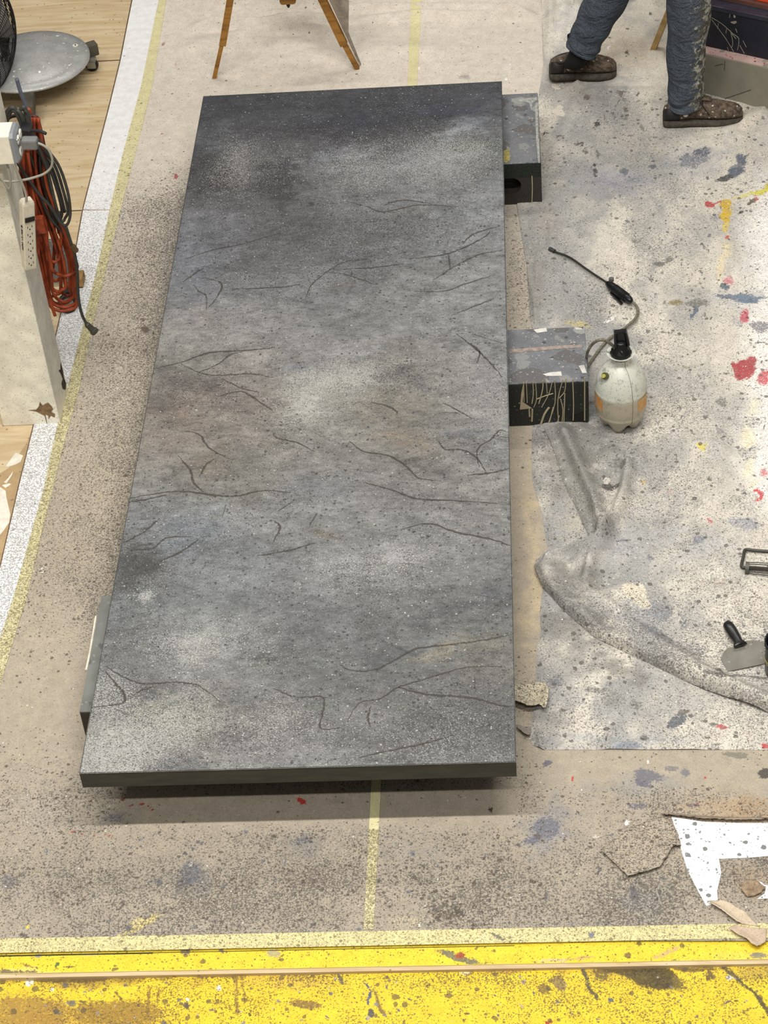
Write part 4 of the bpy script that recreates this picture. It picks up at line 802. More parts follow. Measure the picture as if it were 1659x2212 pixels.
o = b.build('chipped_corner', chip, post); o['label'] = 'brown patch where paint has chipped off'
dk = simple('dark_chip', (52, 42, 34), .8, var=.4, sc=90)
b = MB(); gx = PX1+.0012
def PXp(px, py, X):
    d = ray(float(px), float(py)); t = (X-CP[0])/d[0]; return Vector(CP+d*t)
b.add([PXp(x, y, gx) for x, y in [(131,782),(136,800),(138,815),(143,828),(142,842),(136,840),(133,828),(136,818),(131,806),(127,800),(131,798)]], [tuple(range(11))[::-1]])
o = b.build('scuffed_edge', dk, post); o['label'] = 'dark scuffs low on the side'
b = MB(); hz = PY(50, 240, 2.1).z; hx = PY(50, 240, 2.1).x; b.tube([Vector((PX1-.02, PY1+.001, hz-.02)), Vector((PX1, PY1+.05, hz-.02)), Vector((PX1+.03, PY1+.07, hz-.03)), Vector((hx-.01, PY1+.07, hz-.03))], .006, 8, 4); b.build('cord_hook', simple('hook_dark', (50, 50, 50), .4, .5), post, True)
# outlet box
yf = 1.775; pb = PY(32, 355, yf); pt = PY(17, 295, yf); bx1 = pb.x; bz0, bz1 = pb.z, pt.z
obx = thing('outlet_box', 'white metal outlet box with grey cover plate fixed to the post', 'outlet box', (bx1-.05, yf+.045, bz0))
b = MB(); b.box((bx1-.14, yf, bz0), (bx1, PY0-.001, bz1)); b.build('housing', simple('cream_box', (226, 222, 204), .5, var=.05), obx, bevel=.003)
plate = simple('grey_plate', (128, 132, 136), .4, var=.08)
ym = (yf+PY0)/2; zm = (bz0+bz1)/2; hw = (PY0-yf)/2+.002; hh = (bz1-bz0)/2+.004
b = MB(); secs = []
for dx, k in ((0, 1), (.012, 1), (.020, .82)):
    q = []
    for a, c in ((-1,-.8),(-.7,-1),(.7,-1),(1,-.8),(1,.8),(.7,1),(-.7,1),(-1,.8)): q.append(Vector((bx1+dx, ym+a*hw*k, zm+c*hh*k)))
    secs.append(q)
b.loft(secs); b.build('cover_plate', plate, obx)
wht = simple('outlet_white', (222, 220, 208), .4); slot = simple('slot_black', (24, 22, 20), .5)
for a in (-.42, .42):
    for c in (-.42, .42):
        b = MB(); rot = Matrix.Rotation(math.pi/2, 4, 'Y'); b.lathe([(.0, 0), (.0165, 0), (.0165, .003), (0, .003)], (bx1+.020, ym+a*hw*.9, zm+c*hh*.9), 20, rot); r_ = b.build('receptacle', wht, obx, True)
        b = MB()
        for dy in (-.005, .005): b.box((bx1+.0228, ym+a*hw*.9+dy-.0012, zm+c*hh*.9), (bx1+.0236, ym+a*hw*.9+dy+.0012, zm+c*hh*.9+.007))
        b.build('slots', slot, r_)
b = MB(); b.lathe([(.0035,0),(.0035,.004),(.001,.006)], (bx1+.019, ym-hw*.7, zm+hh*.55), 10, Matrix.Rotation(math.pi/2, 4, 'Y')); b.build('screw', simple('screw', (210,210,205), .3, 1), obx)
# plug and beige cord
YC = 1.80
pc = PY(48, 309, YC); pe = PY(82, 309, YC)
plug = thing('power_strip', 'beige six-outlet power strip hanging beside the post on its looping grey cord', 'power strip', PY(63, 578, YC))
cord = simple('beige_cord', (150, 146, 134), .5, var=.08)
pg = simple('grey_plug', (112, 112, 112), .5, var=.08)
b = MB(); b.beam(pc, pe, .036, .034); b.build('plug', pg, plug, bevel=.006)
zig = [(82,309),(95,315),(106,325),(113,345),(110,362),(96,375),(75,383),(50,389),(20,392),(2,388),(-15,372)]
b = MB(); b.tube([PY(x, y, YC-.01) for x, y in zig], .0042, 8, 6); b.tube([PY(x, y, YC-.012) for x, y in [(-12,372),(2,385),(14,402),(19,408),(23,398),(20,375),(14,352)]], .004, 8, 6)
b.tube([PY(x, y, YC-.02) for x, y in [(29,352),(40,378),(50,402),(56,420),(57,434)]], .0045, 8, 6); b.build('cord', cord, plug, True)
stripm = simple('beige_plastic', (206, 200, 180), .45, var=.06, sc=60)
s0 = PY(58, 430, 1.80); s1 = PY(64, 579, 1.80); ax = (s1-s0).normalized(); nrm = Vector((.55, -.8, .35)); nrm = (nrm-ax*nrm.dot(ax)).normalized(); wd = ax.cross(nrm).normalized()
if wd.x < 0: wd = -wd
Ls = (s1-s0).length; hw_, hd = .0215, .016
def SP(u, v, w_): return s0+ax*(u*Ls)+wd*(v*hw_)+nrm*(w_*hd)
secs = []
for u, k in ((0,.7),(.03,.92),(.06,1),(.94,1),(.98,.95),(1,.8)):
    secs.append([SP(u, v*k, w_*k) for v, w_ in ((-1,-1),(1,-1),(1,.7),(.82,1),(-.82,1),(-1,.7))])
b = MB(); b.loft(secs); b.build('housing', stripm, plug)
b = MB(); b.add([SP(.22,-.75,1.03),SP(.22,.8,1.03),SP(.28,.8,1.03),SP(.28,-.75,1.03),SP(.22,-.75,1.3),SP(.22,.8,1.2),SP(.28,.8,1.2),SP(.28,-.75,1.3)], [(0,1,2,3),(4,7,6,5),(0,4,5,1),(2,6,7,3),(0,3,7,4),(1,5,6,2)]); o = b.build('rocker_switch', simple('dark_switch', (40, 34, 26), .3), plug)
for i in range(6):
    u = .35+i*.105; b = MB()
    for v, du in ((-.35, 0), (.35, -.008)):
        b.add([SP(u+du, v-.05, 1.02), SP(u+du, v+.05, 1.02), SP(u+du+.03, v+.05, 1.02), SP(u+du+.03, v-.05, 1.02)], [(0,1,2,3)])
    b.add([SP(u+.045+.010*math.cos(a*math.pi/4), .0+.12*math.sin(a*math.pi/4), 1.02) for a in range(8)], [tuple(range(8))])
    b.build('outlet', slot, plug)
# handwritten marks on the narrow side of the strip
b = MB(); rr = random.Random(5); u = .34
def SD(u, w_): return s0+ax*(u*Ls)-wd*(hw_*1.04)+nrm*(w_*hd)
for ch in range(16):
    if ch in (2, 10): u += .018; continue
    for k in range(3):
        a = (u+rr.uniform(0, .018), rr.uniform(-.35, .05)); c = (u+rr.uniform(0, .02), rr.uniform(.1, .6)); b.tube([SD(*a), SD(*c)], .0007, 4, 0)
    u += .024
o = b.build('handwriting', slot, plug); o['label'] = 'black handwritten marker letters'
# cord bundles
def strand(b, pts, r, Y, jit=.0):
    q = []
    for i, (x, y) in enumerate(pts): q.append(PY(x+random.uniform(-jit, jit), y, Y+random.uniform(-.006, .006)))
    b.tube(q, r, 8, 5)
KX = {255: (62, 20), 330: (44, 50), 400: (46, 56), 480: (70, 62), 560: (84, 80), 620: (96, 70)}
def sx_(s, y):
    ks = sorted(KX); return float(np.interp(y, ks, [KX[k][0]+KX[k][1]*s for k in ks]))
orange = simple('orange_cord', (168, 76, 42), .55, var=.3, sc=14, col2=(122, 50, 28))
red = simple('dark_red_cord', (92, 40, 30), .5, var=.3, sc=14)
ob = thing('extension_cord', 'long coiled orange extension cord hanging behind the power strip', 'cord', PY(150, 670, 2.12))
loops = [(.04,.97,672,.0),(.12,.93,664,.01),(.22,.86,652,.02),(.08,.80,657,.03),(.32,1.0,596,-.01),(.46,.96,566,.0),(.02,.52,640,.02),(.2,.58,606,.03),(.38,.72,584,.04),(.28,.66,630,-.01),(.15,.45,560,.05),(.55,.9,640,.05),(.6,.98,620,.03)]
b = MB()
for s1_, s2_, bot, dy in loops:
    Yp = 2.13+dy; L_ = [(sx_(s1_, y), y) for y in (255, 330, 400, 480, 560, 620) if y < bot-25]; R2 = [(sx_(s2_, y), y) for y in (620, 560, 480, 400, 330, 255) if y < bot-25]
    xa, xb_ = L_[-1][0], R2[0][0]; dr = 10 if bot > 600 else 4
    arc = [(xa+(xb_-xa)*(.5-.5*math.cos(t))+dr*.5, (bot-22)+22*math.sin(t)) for t in np.linspace(.35, math.pi-.35, 5)]
    strand(b, L_+arc+R2, .0058, Yp, 1.5)
strand(b, [(60,330),(80,480),(84,560),(96,620),(108,650),(119,682)], .0058, 2.10)
strand(b, [(66,246),(62,236),(60,250),(50,330),(60,430),(90,520)], .0058, 2.10)
b.build('coil', orange, ob, True)
b = MB(); b.beam(PY(83, 468, 2.07), PY(92, 502, 2.07), .030, .024); b.build('connector', orange, ob, bevel=.004)
b = MB(); b.beam(PY(155, 530, 2.10), PY(166, 544, 2.10), .018, .018); b.build('plug', simple('brown_plug', (92, 70, 44)), ob, bevel=.004)
tb = thing('extension_cord', 'dark red extension cord coiled tightly among the orange loops near its top', 'cord', PY(95, 420, 2.17))
b = MB()
for s_, Yp in ((.1,2.16),(.5,2.17),(.75,2.15),(.9,2.16),(.98,2.14),(.6,2.15),(.3,2.15)):
    strand(b, [(70,250),(76+8*s_,262)]+[(sx_(s_, y)+4, y) for y in (330, 400, 450)]+[(sx_(s_, 480)+2, 485+20*s_)], .0055, Yp, 2)
b.build('coil', red, tb, True)
bk = simple('black_cord', (62, 62, 58), .5, var=.2); gk = simple('grey_cord', (104, 100, 92), .5, var=.15)
kb = thing('extension_cord', 'dark grey extension cord with wide loops at the right of the hanging bundle', 'cord', PY(143, 487, 2.12))
b = MB()
for x0, x1_, bot, Yp in ((0,0,487,2.10),(-8,-12,478,2.12),(-16,-22,462,2.14),(-22,-30,482,2.13)):
    strand(b, [(66,285),(90+x0,310),(125+x0,355),(145+x0,410),(152+x0*.8,455),(148+x0*.8,bot-8),(139+x0*.6,bot),(128+x0*.6,bot-14),(118+x1_*.5,430),(104+x1_*.5,370),(84,320),(66,286)], .0052, Yp, 1)
strand(b, [(38,352),(60,385),(85,420),(112,450),(128,478),(140,488)], .0055, 2.09)
strand(b, [(60,322),(80,380),(90,430),(108,470),(135,500),(150,522)], .0055, 2.12)
for q in ([(10,262),(14,244),(24,233),(34,238),(46,262),(52,285)],[(14,262),(22,242),(32,240),(44,262),(50,285)],[(36,238),(46,248),(58,285)],[(45,236),(52,232),(58,250),(66,290)],[(53,238),(60,245),(64,270),(68,300)]): strand(b, q, .0075, 2.06)
b.build('coil', bk, kb, True)
b = MB(); b.beam(PY(44, 283, 2.03), PY(68, 287, 2.03), .042, .05); b.tube([PY(66,282,2.0), PY(85,283,1.99), PY(100,289,1.98)], .006, 8, 4); o = b.build('tie_strap', simple('black_strap', (28, 28, 30), .6), kb, bevel=.004); o['label'] = 'black strap tied round the bundle'
lb = thing('power_cable', 'thin black cable dropping to a moulded connector just above the tape', 'cable', PY(200, 712, 2.12))
b = MB(); b.tube([PY(x, y, 2.10) for x, y in [(142,488),(152,520),(162,552),(167,590),(168,625),(171,655),(178,682),(188,702)]], .0055, 8, 6); b.build('cable', bk, lb, True)
b = MB(); e0 = PY(186, 699, 2.10); e1 = PY(206, 718, 2.10); b.tube([e0, e0+(e1-e0)*.12, e0+(e1-e0)*.2, e0+(e1-e0)*.7, e0+(e1-e0)*.75, e1], [.008,.011,.0105,.012,.0155,.0155], 12, 0); b.build('connector', simple('connector_black', (64, 62, 54), .5), lb, False)
nb = thing('blue_cable', 'blue grey cable crossing the fan base and dropping behind the outlet box', 'cable', PY(60, 240, 2.2))
b = MB(); b.tube([PY(x, y, 2.16) for x, y in [(36,170),(44,198),(52,218),(60,238),(70,256),(80,275)]], .0068, 8, 5); b.build('cable', simple('blue_grey', (96, 102, 118), .5), nb, True)
# black cloth like bundle between post and cords
b = MB(); secs = []
for i, (xc, y, hwp) in enumerate(((10,350,13),(18,385,14),(24,420,14),(31,460,13),(37,490,9),(40,508,5))):
    q = []
    for k in range(12):
        a = 2*math.pi*k/12; q.append(PY(xc+hwp*math.cos(a)*(1+.1*math.sin(3*a+i)), y, 2.09)+Vector((0, .03*math.sin(a), 0)))
    secs.append(q)
b.loft(secs); o = b.build('black_bag', simple('black_plastic', (14, 14, 15), .3, var=.3), None, True); tag(o, 'shiny black plastic bundle squeezed between the post and the orange cord', 'bag')
# small cart behind the cords
cart = thing('rolling_cart', 'speckled grey metal cart corner with black wheel, behind the hanging cords', 'cart', P(140, 640, 0))
galv = speckled('galvanised', (120, 122, 122), [(160, .4, (170, 172, 170), .4), (60, .3, (86, 88, 88), .4)], .4, .35)
q0 = P(184, 622, 0); cy_ = q0.y
b = MB(); b.box((q0.x-.22, cy_, .03), (q0.x-.03, cy_+.02, .22)); b.build('side_panel', galv, cart, bevel=.002)
b = MB(); b.box((q0.x-.032, cy_-.012, .0125), (q0.x-.003, cy_+.05, .05)); b.build('wood_foot', wood_mat('cart_wood', (176, 142, 92), (120, 92, 60)), cart, bevel=.002)
wc = P(146, 655, .035); b = MB(); b.lathe([(.022,-.012),(.035,-.012),(.037,-.006),(.037,.006),(.035,.012),(.022,.012),(.022,-.012)], wc, 28, Matrix.Rotation(math.radians(62), 4, 'X') @ Matrix.Rotation(.3, 4, 'Y'), closed=False); b.build('wheel', simple('black_rubber', (26, 26, 24), .5), cart, True)
b = MB(); b.lathe([(.001,-.010),(.022,-.010),(.022,.010),(.001,.010)], wc, 20, Matrix.Rotation(math.radians(62), 4, 'X') @ Matrix.Rotation(.3, 4, 'Y')); b.build('hub', simple('hub_grey', (104, 106, 98), .5), cart)
b = MB(); b.box((wc.x-.02, wc.y+.015, .05), (wc.x+.03, wc.y+.05, .075)); b.build('caster_plate', simple('caster_black', (30, 30, 28), .5), cart)

# ================================================================== FAN BASE ON DOLLY, FAN GUARD
zc_ = .125; dc = P(65, 131, zc_); rad = (P(193, 122, zc_)-dc).length
fb = thing('fan_base', 'round galvanised metal fan base with white paint drops, on a wheeled dolly', 'fan base', (dc.x, dc.y, 0))
discm = speckled('galvanised_disc', (172, 173, 170), [(220, .35, (130, 130, 126), .45), (44, .2, (240, 240, 234), .34), (100, .16, (240, 240, 234), .35)], .42, .25)
b = MB(); b.lathe([(.0,-.012),(rad*.98,-.012),(rad,-.008),(rad,0),(rad*.80,.004),(rad*.74,.010),(rad*.55,.028),(rad*.3,.036),(0.001,.038)], dc, 72); b.build('disc', discm, fb, True)
wp = P(163, 99, zc_+.004); b = MB(); b.lathe([(.0125,0),(.0125,.003),(.004,.003)], wp, 20); b.build('washer', simple('washer_cream', (226, 222, 208), .5), fb)
b = MB(); b.lathe([(.003,0.003),(.003,.006)], wp, 10); b.build('bolt', slot, fb)
b = MB(); b.lathe([(.02,.03),(.02,.5),(.018,.5)], dc-Vector((.10, .0, 0)), 20); b.build('pole', simple('fan_pole_black', (30, 30, 32), .4), fb)
dm = simple('dolly_dark_wood', (74, 70, 58), .7, var=.3, sc=20)
for (ex, ey) in ((209, 102), (62, 244)):
    e_ = P(ex, ey, .09); d_ = Vector((dc.x, dc.y, .09)); d0 = d_-(e_-d_)*.1
    b = MB(); b.beam(d0, e_, .045, .055, (0,0,1)); b.build('dolly_beam', dm, fb, bevel=.003)
for (ex, ey) in ((200, 112), (66, 240)):
    e_ = P(ex, ey, .09); 
    for sg in (1,):
        q = Vector((dc.x, dc.y, .09))+(e_-Vector((dc.x, dc.y, .09)))*sg*.95; q.z = 0
        b = MB(); b.box((q.x-.022, q.y-.014, .048), (q.x+.022, q.y+.014, .064)); b.box((q.x-.02, q.y-.018, .02), (q.x+.02, q.y-.013, .05)); b.box((q.x-.02, q.y+.013, .02), (q.x+.02, q.y+.018, .05)); cs = b.build('caster', simple('caster_metal', (150, 150, 144), .4, .6), fb)
        b = MB(); b.lathe([(.004,-.011),(.027,-.011),(.030,-.006),(.030,.006),(.027,.011),(.004,.011)], (q.x, q.y, .031), 24, Matrix.Rotation(math.pi/2, 4, 'X') ); b.build('wheel', simple('caster_wheel', (22, 22, 22), .35), cs, True)
# fan head with wire guard
FY = 4.02; fr = .262; fc = PY(-52, 88, FY); FR = Matrix.Rotation(math.radians(70), 3, 'Z')
fan = thing('floor_fan', 'large black wire fan guard cut off by the top left edge', 'fan', (fc.x, fc.y, 0))
wire = simple('black_wire', (24, 24, 26), .35, .3)
b = MB()
prof = [(fr*k, -.09*math.sqrt(max(0, 1-k**4))) for k in np.linspace(.12, 1, 22)]
for side in (1, -1):
    for r_, dy in prof:
        b.tube([fc+FR @ Vector((r_*math.cos(a), dy*side, r_*math.sin(a))) for a in np.linspace(0, 2*math.pi, 49)], .0016, 5, 0, caps=False)
    for k in range(24):
        a = 2*math.pi*k/24; b.tube([fc+FR @ Vector((r_*math.cos(a), dy*side, r_*math.sin(a))) for r_, dy in prof[::3]+[prof[-1]]], .0016, 5, 0)
for dy in (-.02, 0, .02): b.tube([fc+FR @ Vector(((fr+.003)*math.cos(a), dy, (fr+.003)*math.sin(a))) for a in np.linspace(0, 2*math.pi, 65)], .004, 6, 0, caps=False)
b.build('wire_guard', wire, fan, True)
b = MB(); b.lathe([(.001,-.06),(.07,-.05),(.08,0),(.07,.07),(.001,.08)], fc, 28, FR.to_4x4() @ Matrix.Rotation(-math.pi/2, 4, 'X')); b.build('motor', simple('motor_black', (30, 30, 32), .4), fan, True)
for k in range(3):
    a0 = 2*math.pi*k/3; vs = []
    for r_ in np.linspace(.06, .26, 6):
        for t in (-1, 1): a = a0+t*.45*(.6+.4*r_/.26); vs.append(fc+FR @ Vector((r_*math.cos(a), -.02+t*.02, r_*math.sin(a))))
    vv = vs+[v+Vector((0, .003, 0)) for v in vs]; fs = []
    for i in range(5): fs += [(2*i, 2*i+1, 2*i+3, 2*i+2), (12+2*i, 12+2*i+2, 12+2*i+3, 12+2*i+1)]
    b = MB(); b.add(vv, fs); b.build('blade', simple('blade_grey', (150, 152, 154), .3, .7), fan, True)
b = MB(); b.beam((fc.x-.11, fc.y, .02), (fc.x-.11, fc.y, fc.z), .04, .04); b.lathe([(.12,0.001),(.12,.015),(.05,.04),(.001,.04)], (fc.x-.11, fc.y, 0), 40); b.build('stand', simple('stand_black', (34, 34, 36), .5), fan)

# ================================================================== EASEL and wooden leg behind the person
pine = wood_mat('easel_wood', (168, 122, 58), (120, 82, 38)); pine2 = wood_mat('pale_wood', (206, 176, 122), (170, 136, 84)); dkw = simple('grey_wood', (150, 140, 126), .85, var=.3, sc=30, bump=.3)
ea = thing('wooden_easel', 'wooden easel with splayed telescoping legs standing behind the slab', 'easel', P(620, 90, .006))
Fl = P(463, 168, .0065); Fr = P(772, 148, .0065)
def upto(F, px, py):   # extend a leg from its foot through the pixel seen at the frame's top, in the plane y = foot
    return PY(px, py, F.y)
Lm = upto(Fl, 481, 96); Lt = upto(Fl, 501, -45); Lt2 = Fl+(Lt-Fl)*2.6
b = MB(); b.beam(Fl, Lm+(Lt-Lm)*.15, .018, .020); b.build('lower_leg', pine, ea)
b = MB(); b.beam(Lm, Lt2, .030, .028); b.build('upper_leg', pine, ea)
Rm = upto(Fr, 743, 96); Rt = upto(Fr, 695, -10); Rt2 = Fr+(Rt-Fr)*2.6
b = MB(); b.beam(Fr, Rm+(Rt-Rm)*.15, .020, .022); b.build('lower_leg', pine, ea)
b = MB(); b.beam(Rm, Rt2, .032, .030); b.build('upper_leg', pine, ea)
# weathered side board on the right leg
q = [upto(Fr, 779, 146), upto(Fr, 752, 78), upto(Fr, 754, -60), upto(Fr, 680, -60), upto(Fr, 722, 30), upto(Fr, 771, 135)]
b = MB(); q2 = [v+Vector((0, .035, 0)) for v in q]; q3 = [v+Vector((0, .018, 0)) for v in q]; n = len(q)
b.add(q3+q2, [tuple(range(n)), tuple(range(n, 2*n))[::-1]]+[(i, (i+1) % n, n+(i+1) % n, n+i) for i in range(n)]); o = b.build('side_board', dkw, ea); o['label'] = 'rough grey weathered side board'
top_ = (Lt2+Rt2)/2
cz_ = PY(622, 2, Fr.y); b = MB(); b.box((cz_.x-.035, cz_.y-.02, cz_.z-.012), (cz_.x+.035, cz_.y+.15, cz_.z+.03)); b.build('tray_end', pine, ea, bevel=.012)
b = MB(); b.lathe([(.004,-.02),(.008,-.012),(.008,-.004),(.003,0)], (cz_.x, cz_.y-.005, cz_.z-.008), 12); b.build('knob', slot, ea, True)
b = MB(); b.box((Lt2.x, Fr.y+.0, cz_.z+.03), (Rt2.x+.1, Fr.y+.16, cz_.z+.09)); b.build('tray', pine, ea, bevel=.004)
bl = P(640, -40, .0065); bl.y = Fr.y+.75; b = MB(); b.beam(bl, Vector((cz_.x, Fr.y+.1, cz_.z+.25)), .03, .026); b.build('back_leg', pine, ea)
e2 = thing('wooden_stand', 'single slanting pale wooden leg seen behind the walking knees', 'stand', P(1412, 110, .02))
F2 = P(1411, 108, .016); T2 = PY(1447, 18, F2.y); T2 = F2+(T2-F2)*1.7
b = MB(); b.beam(F2, T2, .022, .040, (.35,.9,0)); b.build('leg', pine2, e2)
for dx, dy in ((.02, .8),):
    b = MB(); b.beam(F2+Vector((dx*1.5, dy, 0)), T2+Vector((.03, .02, 0)), .022, .03); b.build('leg', pine2, e2)

# ================================================================== PLATFORM, CRATE AND TRAY at the top right
A0 = P(1500, 200, .01); A1 = P(1659, 237, .01); A1.z = A0.z; ex = (A1-A0).normalized(); ey = Vector((-ex.y, ex.x, 0)); MP = Matrix((( ex.x, ey.x, 0, A0.x), (ex.y, ey.y, 0, A0.y), (0, 0, 1, .011), (0, 0, 0, 1)))
def pz(px, py, u=None):
    """height of a pixel above the platform's front plane"""
    d = Vector(ray(float(px), float(py))); c = Vector(CP); t = (A0-c).dot(ey)/d.dot(ey); v = c+d*t; return v.z
ph = pz(1600, 133)-.011
plm = simple('grey_green_metal', (132, 128, 114), .6, var=.1, sc=12)
pt_ = thing('low_platform', 'low grey platform with pink splattered top ledge, behind the front foot', 'platform', (A0.x, A0.y, .011))
b = MB(); b.box((-.02, 0, 0), (1.5, 1.1, ph-.004), MP); b.build('body', plm, pt_, bevel=.002)
b = MB(); b.box((-.02, 0.006, ph-.004), (1.5, 1.1, ph), MP); o = b.build('top_surface', speckled('pink_splatter', (206, 176, 168), [(90, .4, (176, 70, 84), .4), (30, .3, (160, 150, 136), .5), (60, .2, (120, 60, 60), .4)], .6), pt_); o['label'] = 'pale top splattered pink'
sb_ = simple('scratch', (70, 66, 56)); b = MB()
for q in ([(1560,215),(1590,205),(1622,194)],[(1566,132),(1565,152)],[(1545,142),(1562,138)]):
    pq = []
    for x, y in q:
        d = Vector(ray(float(x), float(y))); c = Vector(CP); t = (A0-c).dot(ey)/d.dot(ey); pq.append(c+d*t-ey*.001)
    b = MB(); b.tube(pq, .0012, 4, 2); b.build('scratch', sb_, pt_)
off = .055
def onp(px, py, o_):
    d = Vector(ray(float(px), float(py))); c = Vector(CP); t = (A0+ey*o_-c).dot(ey)/d.dot(ey); return c+d*t
zc0 = .011+ph; zc1 = onp(1600, 24, off).z
ct = thing('black_crate', 'dark navy painted crate with pale scratch lines, on the low platform', 'crate', (A0+ey*off+Vector((0,0,zc0-.011))))
MC = MP @ Matrix.Translation((0, off, 0))
b = MB(); b.box((-.01, 0, ph+.0005), (1.45, .9, zc1-.011-.02), MC); b.build('body', simple('navy_black', (30, 32, 42), .45, var=.25, sc=20), ct, bevel=.003)
b = MB(); b.box((-.01, -.006, zc1-.011-.02), (1.45, .9, zc1-.011), MC); b.build('lid', simple('navy_lid', (44, 46, 58), .4, var=.2), ct, bevel=.003)
pl_ = simple('pale_line', (150, 144, 128), .6); b = MB()
for q in ([(1537,38),(1560,52),(1582,72),(1596,84),(1593,108)],[(1537,42),(1552,62),(1568,84),(1585,112)],[(1552,50),(1550,62)],[(1570,60),(1568,72)],[(1578,66),(1583,92),(1580,104)],[(1605,88),(1612,102)],[(1598,98),(1608,116)],[(1571,102),(1574,110)],[(1589,62),(1592,70)],[(1577,27),(1576,38)],[(1580,72),(1590,84)]):
    b.tube([onp(x, y, off-.002) for x, y in q], .0013, 4, 3)
o = b.build('scratches', pl_, ct); o['label'] = 'pale scratched lines'
b = MB(); b.add([onp(x, y, off-.002) for x, y in [(1578,47),(1590,45),(1592,49),(1586,52),(1580,50)]], [(0,1,2,3,4)]); b.add([onp(x, y, off-.002) for x, y in [(1584,31),(1589,34),(1588,39),(1585,38)]], [(0,1,2,3)]); b.build('paint_drops', pl_, ct)
ty_ = thing('orange_tray', 'bright orange red tray lying on the brown topped crate', 'tray', (A0+ey*(off+.1)+Vector((0,0,zc1-.011))))
z1_ = zc1-.011+.0005
b = MB(); b.box((-.01, .05, z1_), (1.45, .9, z1_+.018), MC); o = b.build('brown_board', speckled('brown_dirty_board', (98, 66, 58), [(60, .3, (70, 48, 44), .5)], .7), None); tag(o, 'dirty reddish brown board lying on the navy crate', 'board')
b = MB(); zt0 = z1_+.0185
b.box((-.01, .07, zt0), (1.4, .8, zt0+.006), MC)
for bx in ((-.01,.07,1.4,.085),(-.01,.785,1.4,.8),(-.01,.07,.005,.8),(1.385,.07,1.4,.8)): b.box((bx[0], bx[1], zt0), (bx[2], bx[3], zt0+.05), MC)
b.build('tray_body', simple('orange_red', (222, 78, 44), .45, var=.1), ty_, bevel=.002)

# ================================================================== PERSON walking at the top right
def ring(c, rx, ry, n=24, ax_=None, f=None):
    ax_ = ax_ or Vector((0,0,1)); q = Vector((0,1,0)); u = q.cross(ax_).normalized(); v = ax_.cross(u).normalized(); out = []
    for k in range(n):
        a = 2*math.pi*k/n; m = f(a) if f else 1; out.append(c+u*(rx*m*math.cos(a))+v*(ry*m*math.sin(a)))
    return out
YR, YL = 3.655, 3.99
hemR = PY(1479, 229, YR); topR = PY(1487, 8, YR); ankR = Vector((hemR.x, YR, .075)); kneeR = topR+Vector((.0, 0, .02))
hemL = PY(1255, 108, YL); topL = PY(1309, 0, YL); dirL = (topL-hemL).normalized(); ankL = hemL-dirL*.06; kneeL = hemL+dirL*.36
hipC = Vector(((hemR.x+hemL.x)/2+.10, (YR+YL)/2+.03, .93)); hipR = hipC+Vector((.0, -.10, -.02)); hipL = hipC+Vector((0, .10, -.02))
per = thing('person', 'person in paint-stained blue jeans and dark work shoes, walking to the right', 'person', ((hemR.x+hemL.x)/2, (YR+YL)/2, .012))
skel = {'pel': hipC, 'spi': hipC+Vector((.03, 0, .25)), 'che': hipC+Vector((.05, 0, .45)), 'nec': hipC+Vector((.07, 0, .60)), 'hea': hipC+Vector((.10, 0, .72)), 'cro': hipC+Vector((.10, 0, .82)),
        'hr': hipR, 'kr': kneeR, 'ar': ankR, 'tr': ankR+Vector((.05, 0, -.03)), 'hl': hipL, 'kl': kneeL, 'al': ankL, 'tl': ankL+Vector((.03, .0, -.03)),
        'sr': hipC+Vector((.05, -.17, .50)), 'er': hipC+Vector((.02, -.26, .26)), 'wr': hipC+Vector((.16, -.26, .06)), 'sl': hipC+Vector((.05, .17, .50)), 'el': hipC+Vector((.08, .26, .24)), 'wl': hipC+Vector((.26, .22, .12))}
rad_ = {'pel': .13, 'spi': .12, 'che': .14, 'nec': .055, 'hea': .09, 'cro': .07, 'hr': .085, 'kr': .055, 'ar': .03, 'tr': .024, 'hl': .085, 'kl': .055, 'al': .03, 'tl': .024, 'sr': .055, 'er': .042, 'wr': .028, 'sl': .055, 'el': .042, 'wl': .028}
ed = [('pel','spi'),('spi','che'),('che','nec'),('nec','hea'),('hea','cro'),('pel','hr'),('hr','kr'),('kr','ar'),('ar','tr'),('pel','hl'),('hl','kl'),('kl','al'),('al','tl'),('che','sr'),('sr','er'),('er','wr'),('che','sl'),('sl','el'),('el','wl')]
for sd in ('r', 'l'):   # five separate fingers and a thumb on each hand
    wv_ = skel['w'+sd]; dn = Vector((.35, 0, -.94)).normalized(); ac = Vector((dn.z, 0, -dn.x)); skel['p'+sd] = wv_+dn*.05; rad_['p'+sd] = .026; ed.append(('w'+sd, 'p'+sd))
    for k in range(4):
        o_ = ac*((k-1.5)*.021); ln = (.070, .080, .076, .060)[k]
        a_, b_ = 'f%s%da' % (sd, k), 'f%s%db' % (sd, k); skel[a_] = skel['p'+sd]+dn*.035+o_; skel[b_] = skel[a_]+(dn+Vector((0, .25 if sd == 'r' else -.25, 0))).normalized()*ln
        rad_[a_] = .0095; rad_[b_] = .007; ed += [('p'+sd, a_), (a_, b_)]
    skel['t'+sd+'h'] = wv_+dn*.03+ac*-.045; skel['t'+sd+'i'] = wv_+dn*.075+ac*-.06; rad_['t'+sd+'h'] = .011; rad_['t'+sd+'i'] = .008; ed += [('w'+sd, 't'+sd+'h'), ('t'+sd+'h', 't'+sd+'i')]
ks = list(skel); ix = {k: i for i, k in enumerate(ks)}
me = bpy.data.meshes.new('body'); po = wloc(per); me.from_pydata([tuple(skel[k]-po) for k in ks], [(ix[a], ix[c]) for a, c in ed], [])
body = bpy.data.objects.new('body', me); C.objects.link(body); body.parent = per
sk = body.modifiers.new('skin', 'SKIN'); sk.use_smooth_shade = True; ss = body.modifiers.new('sub', 'SUBSURF'); ss.levels = ss.render_levels = 2
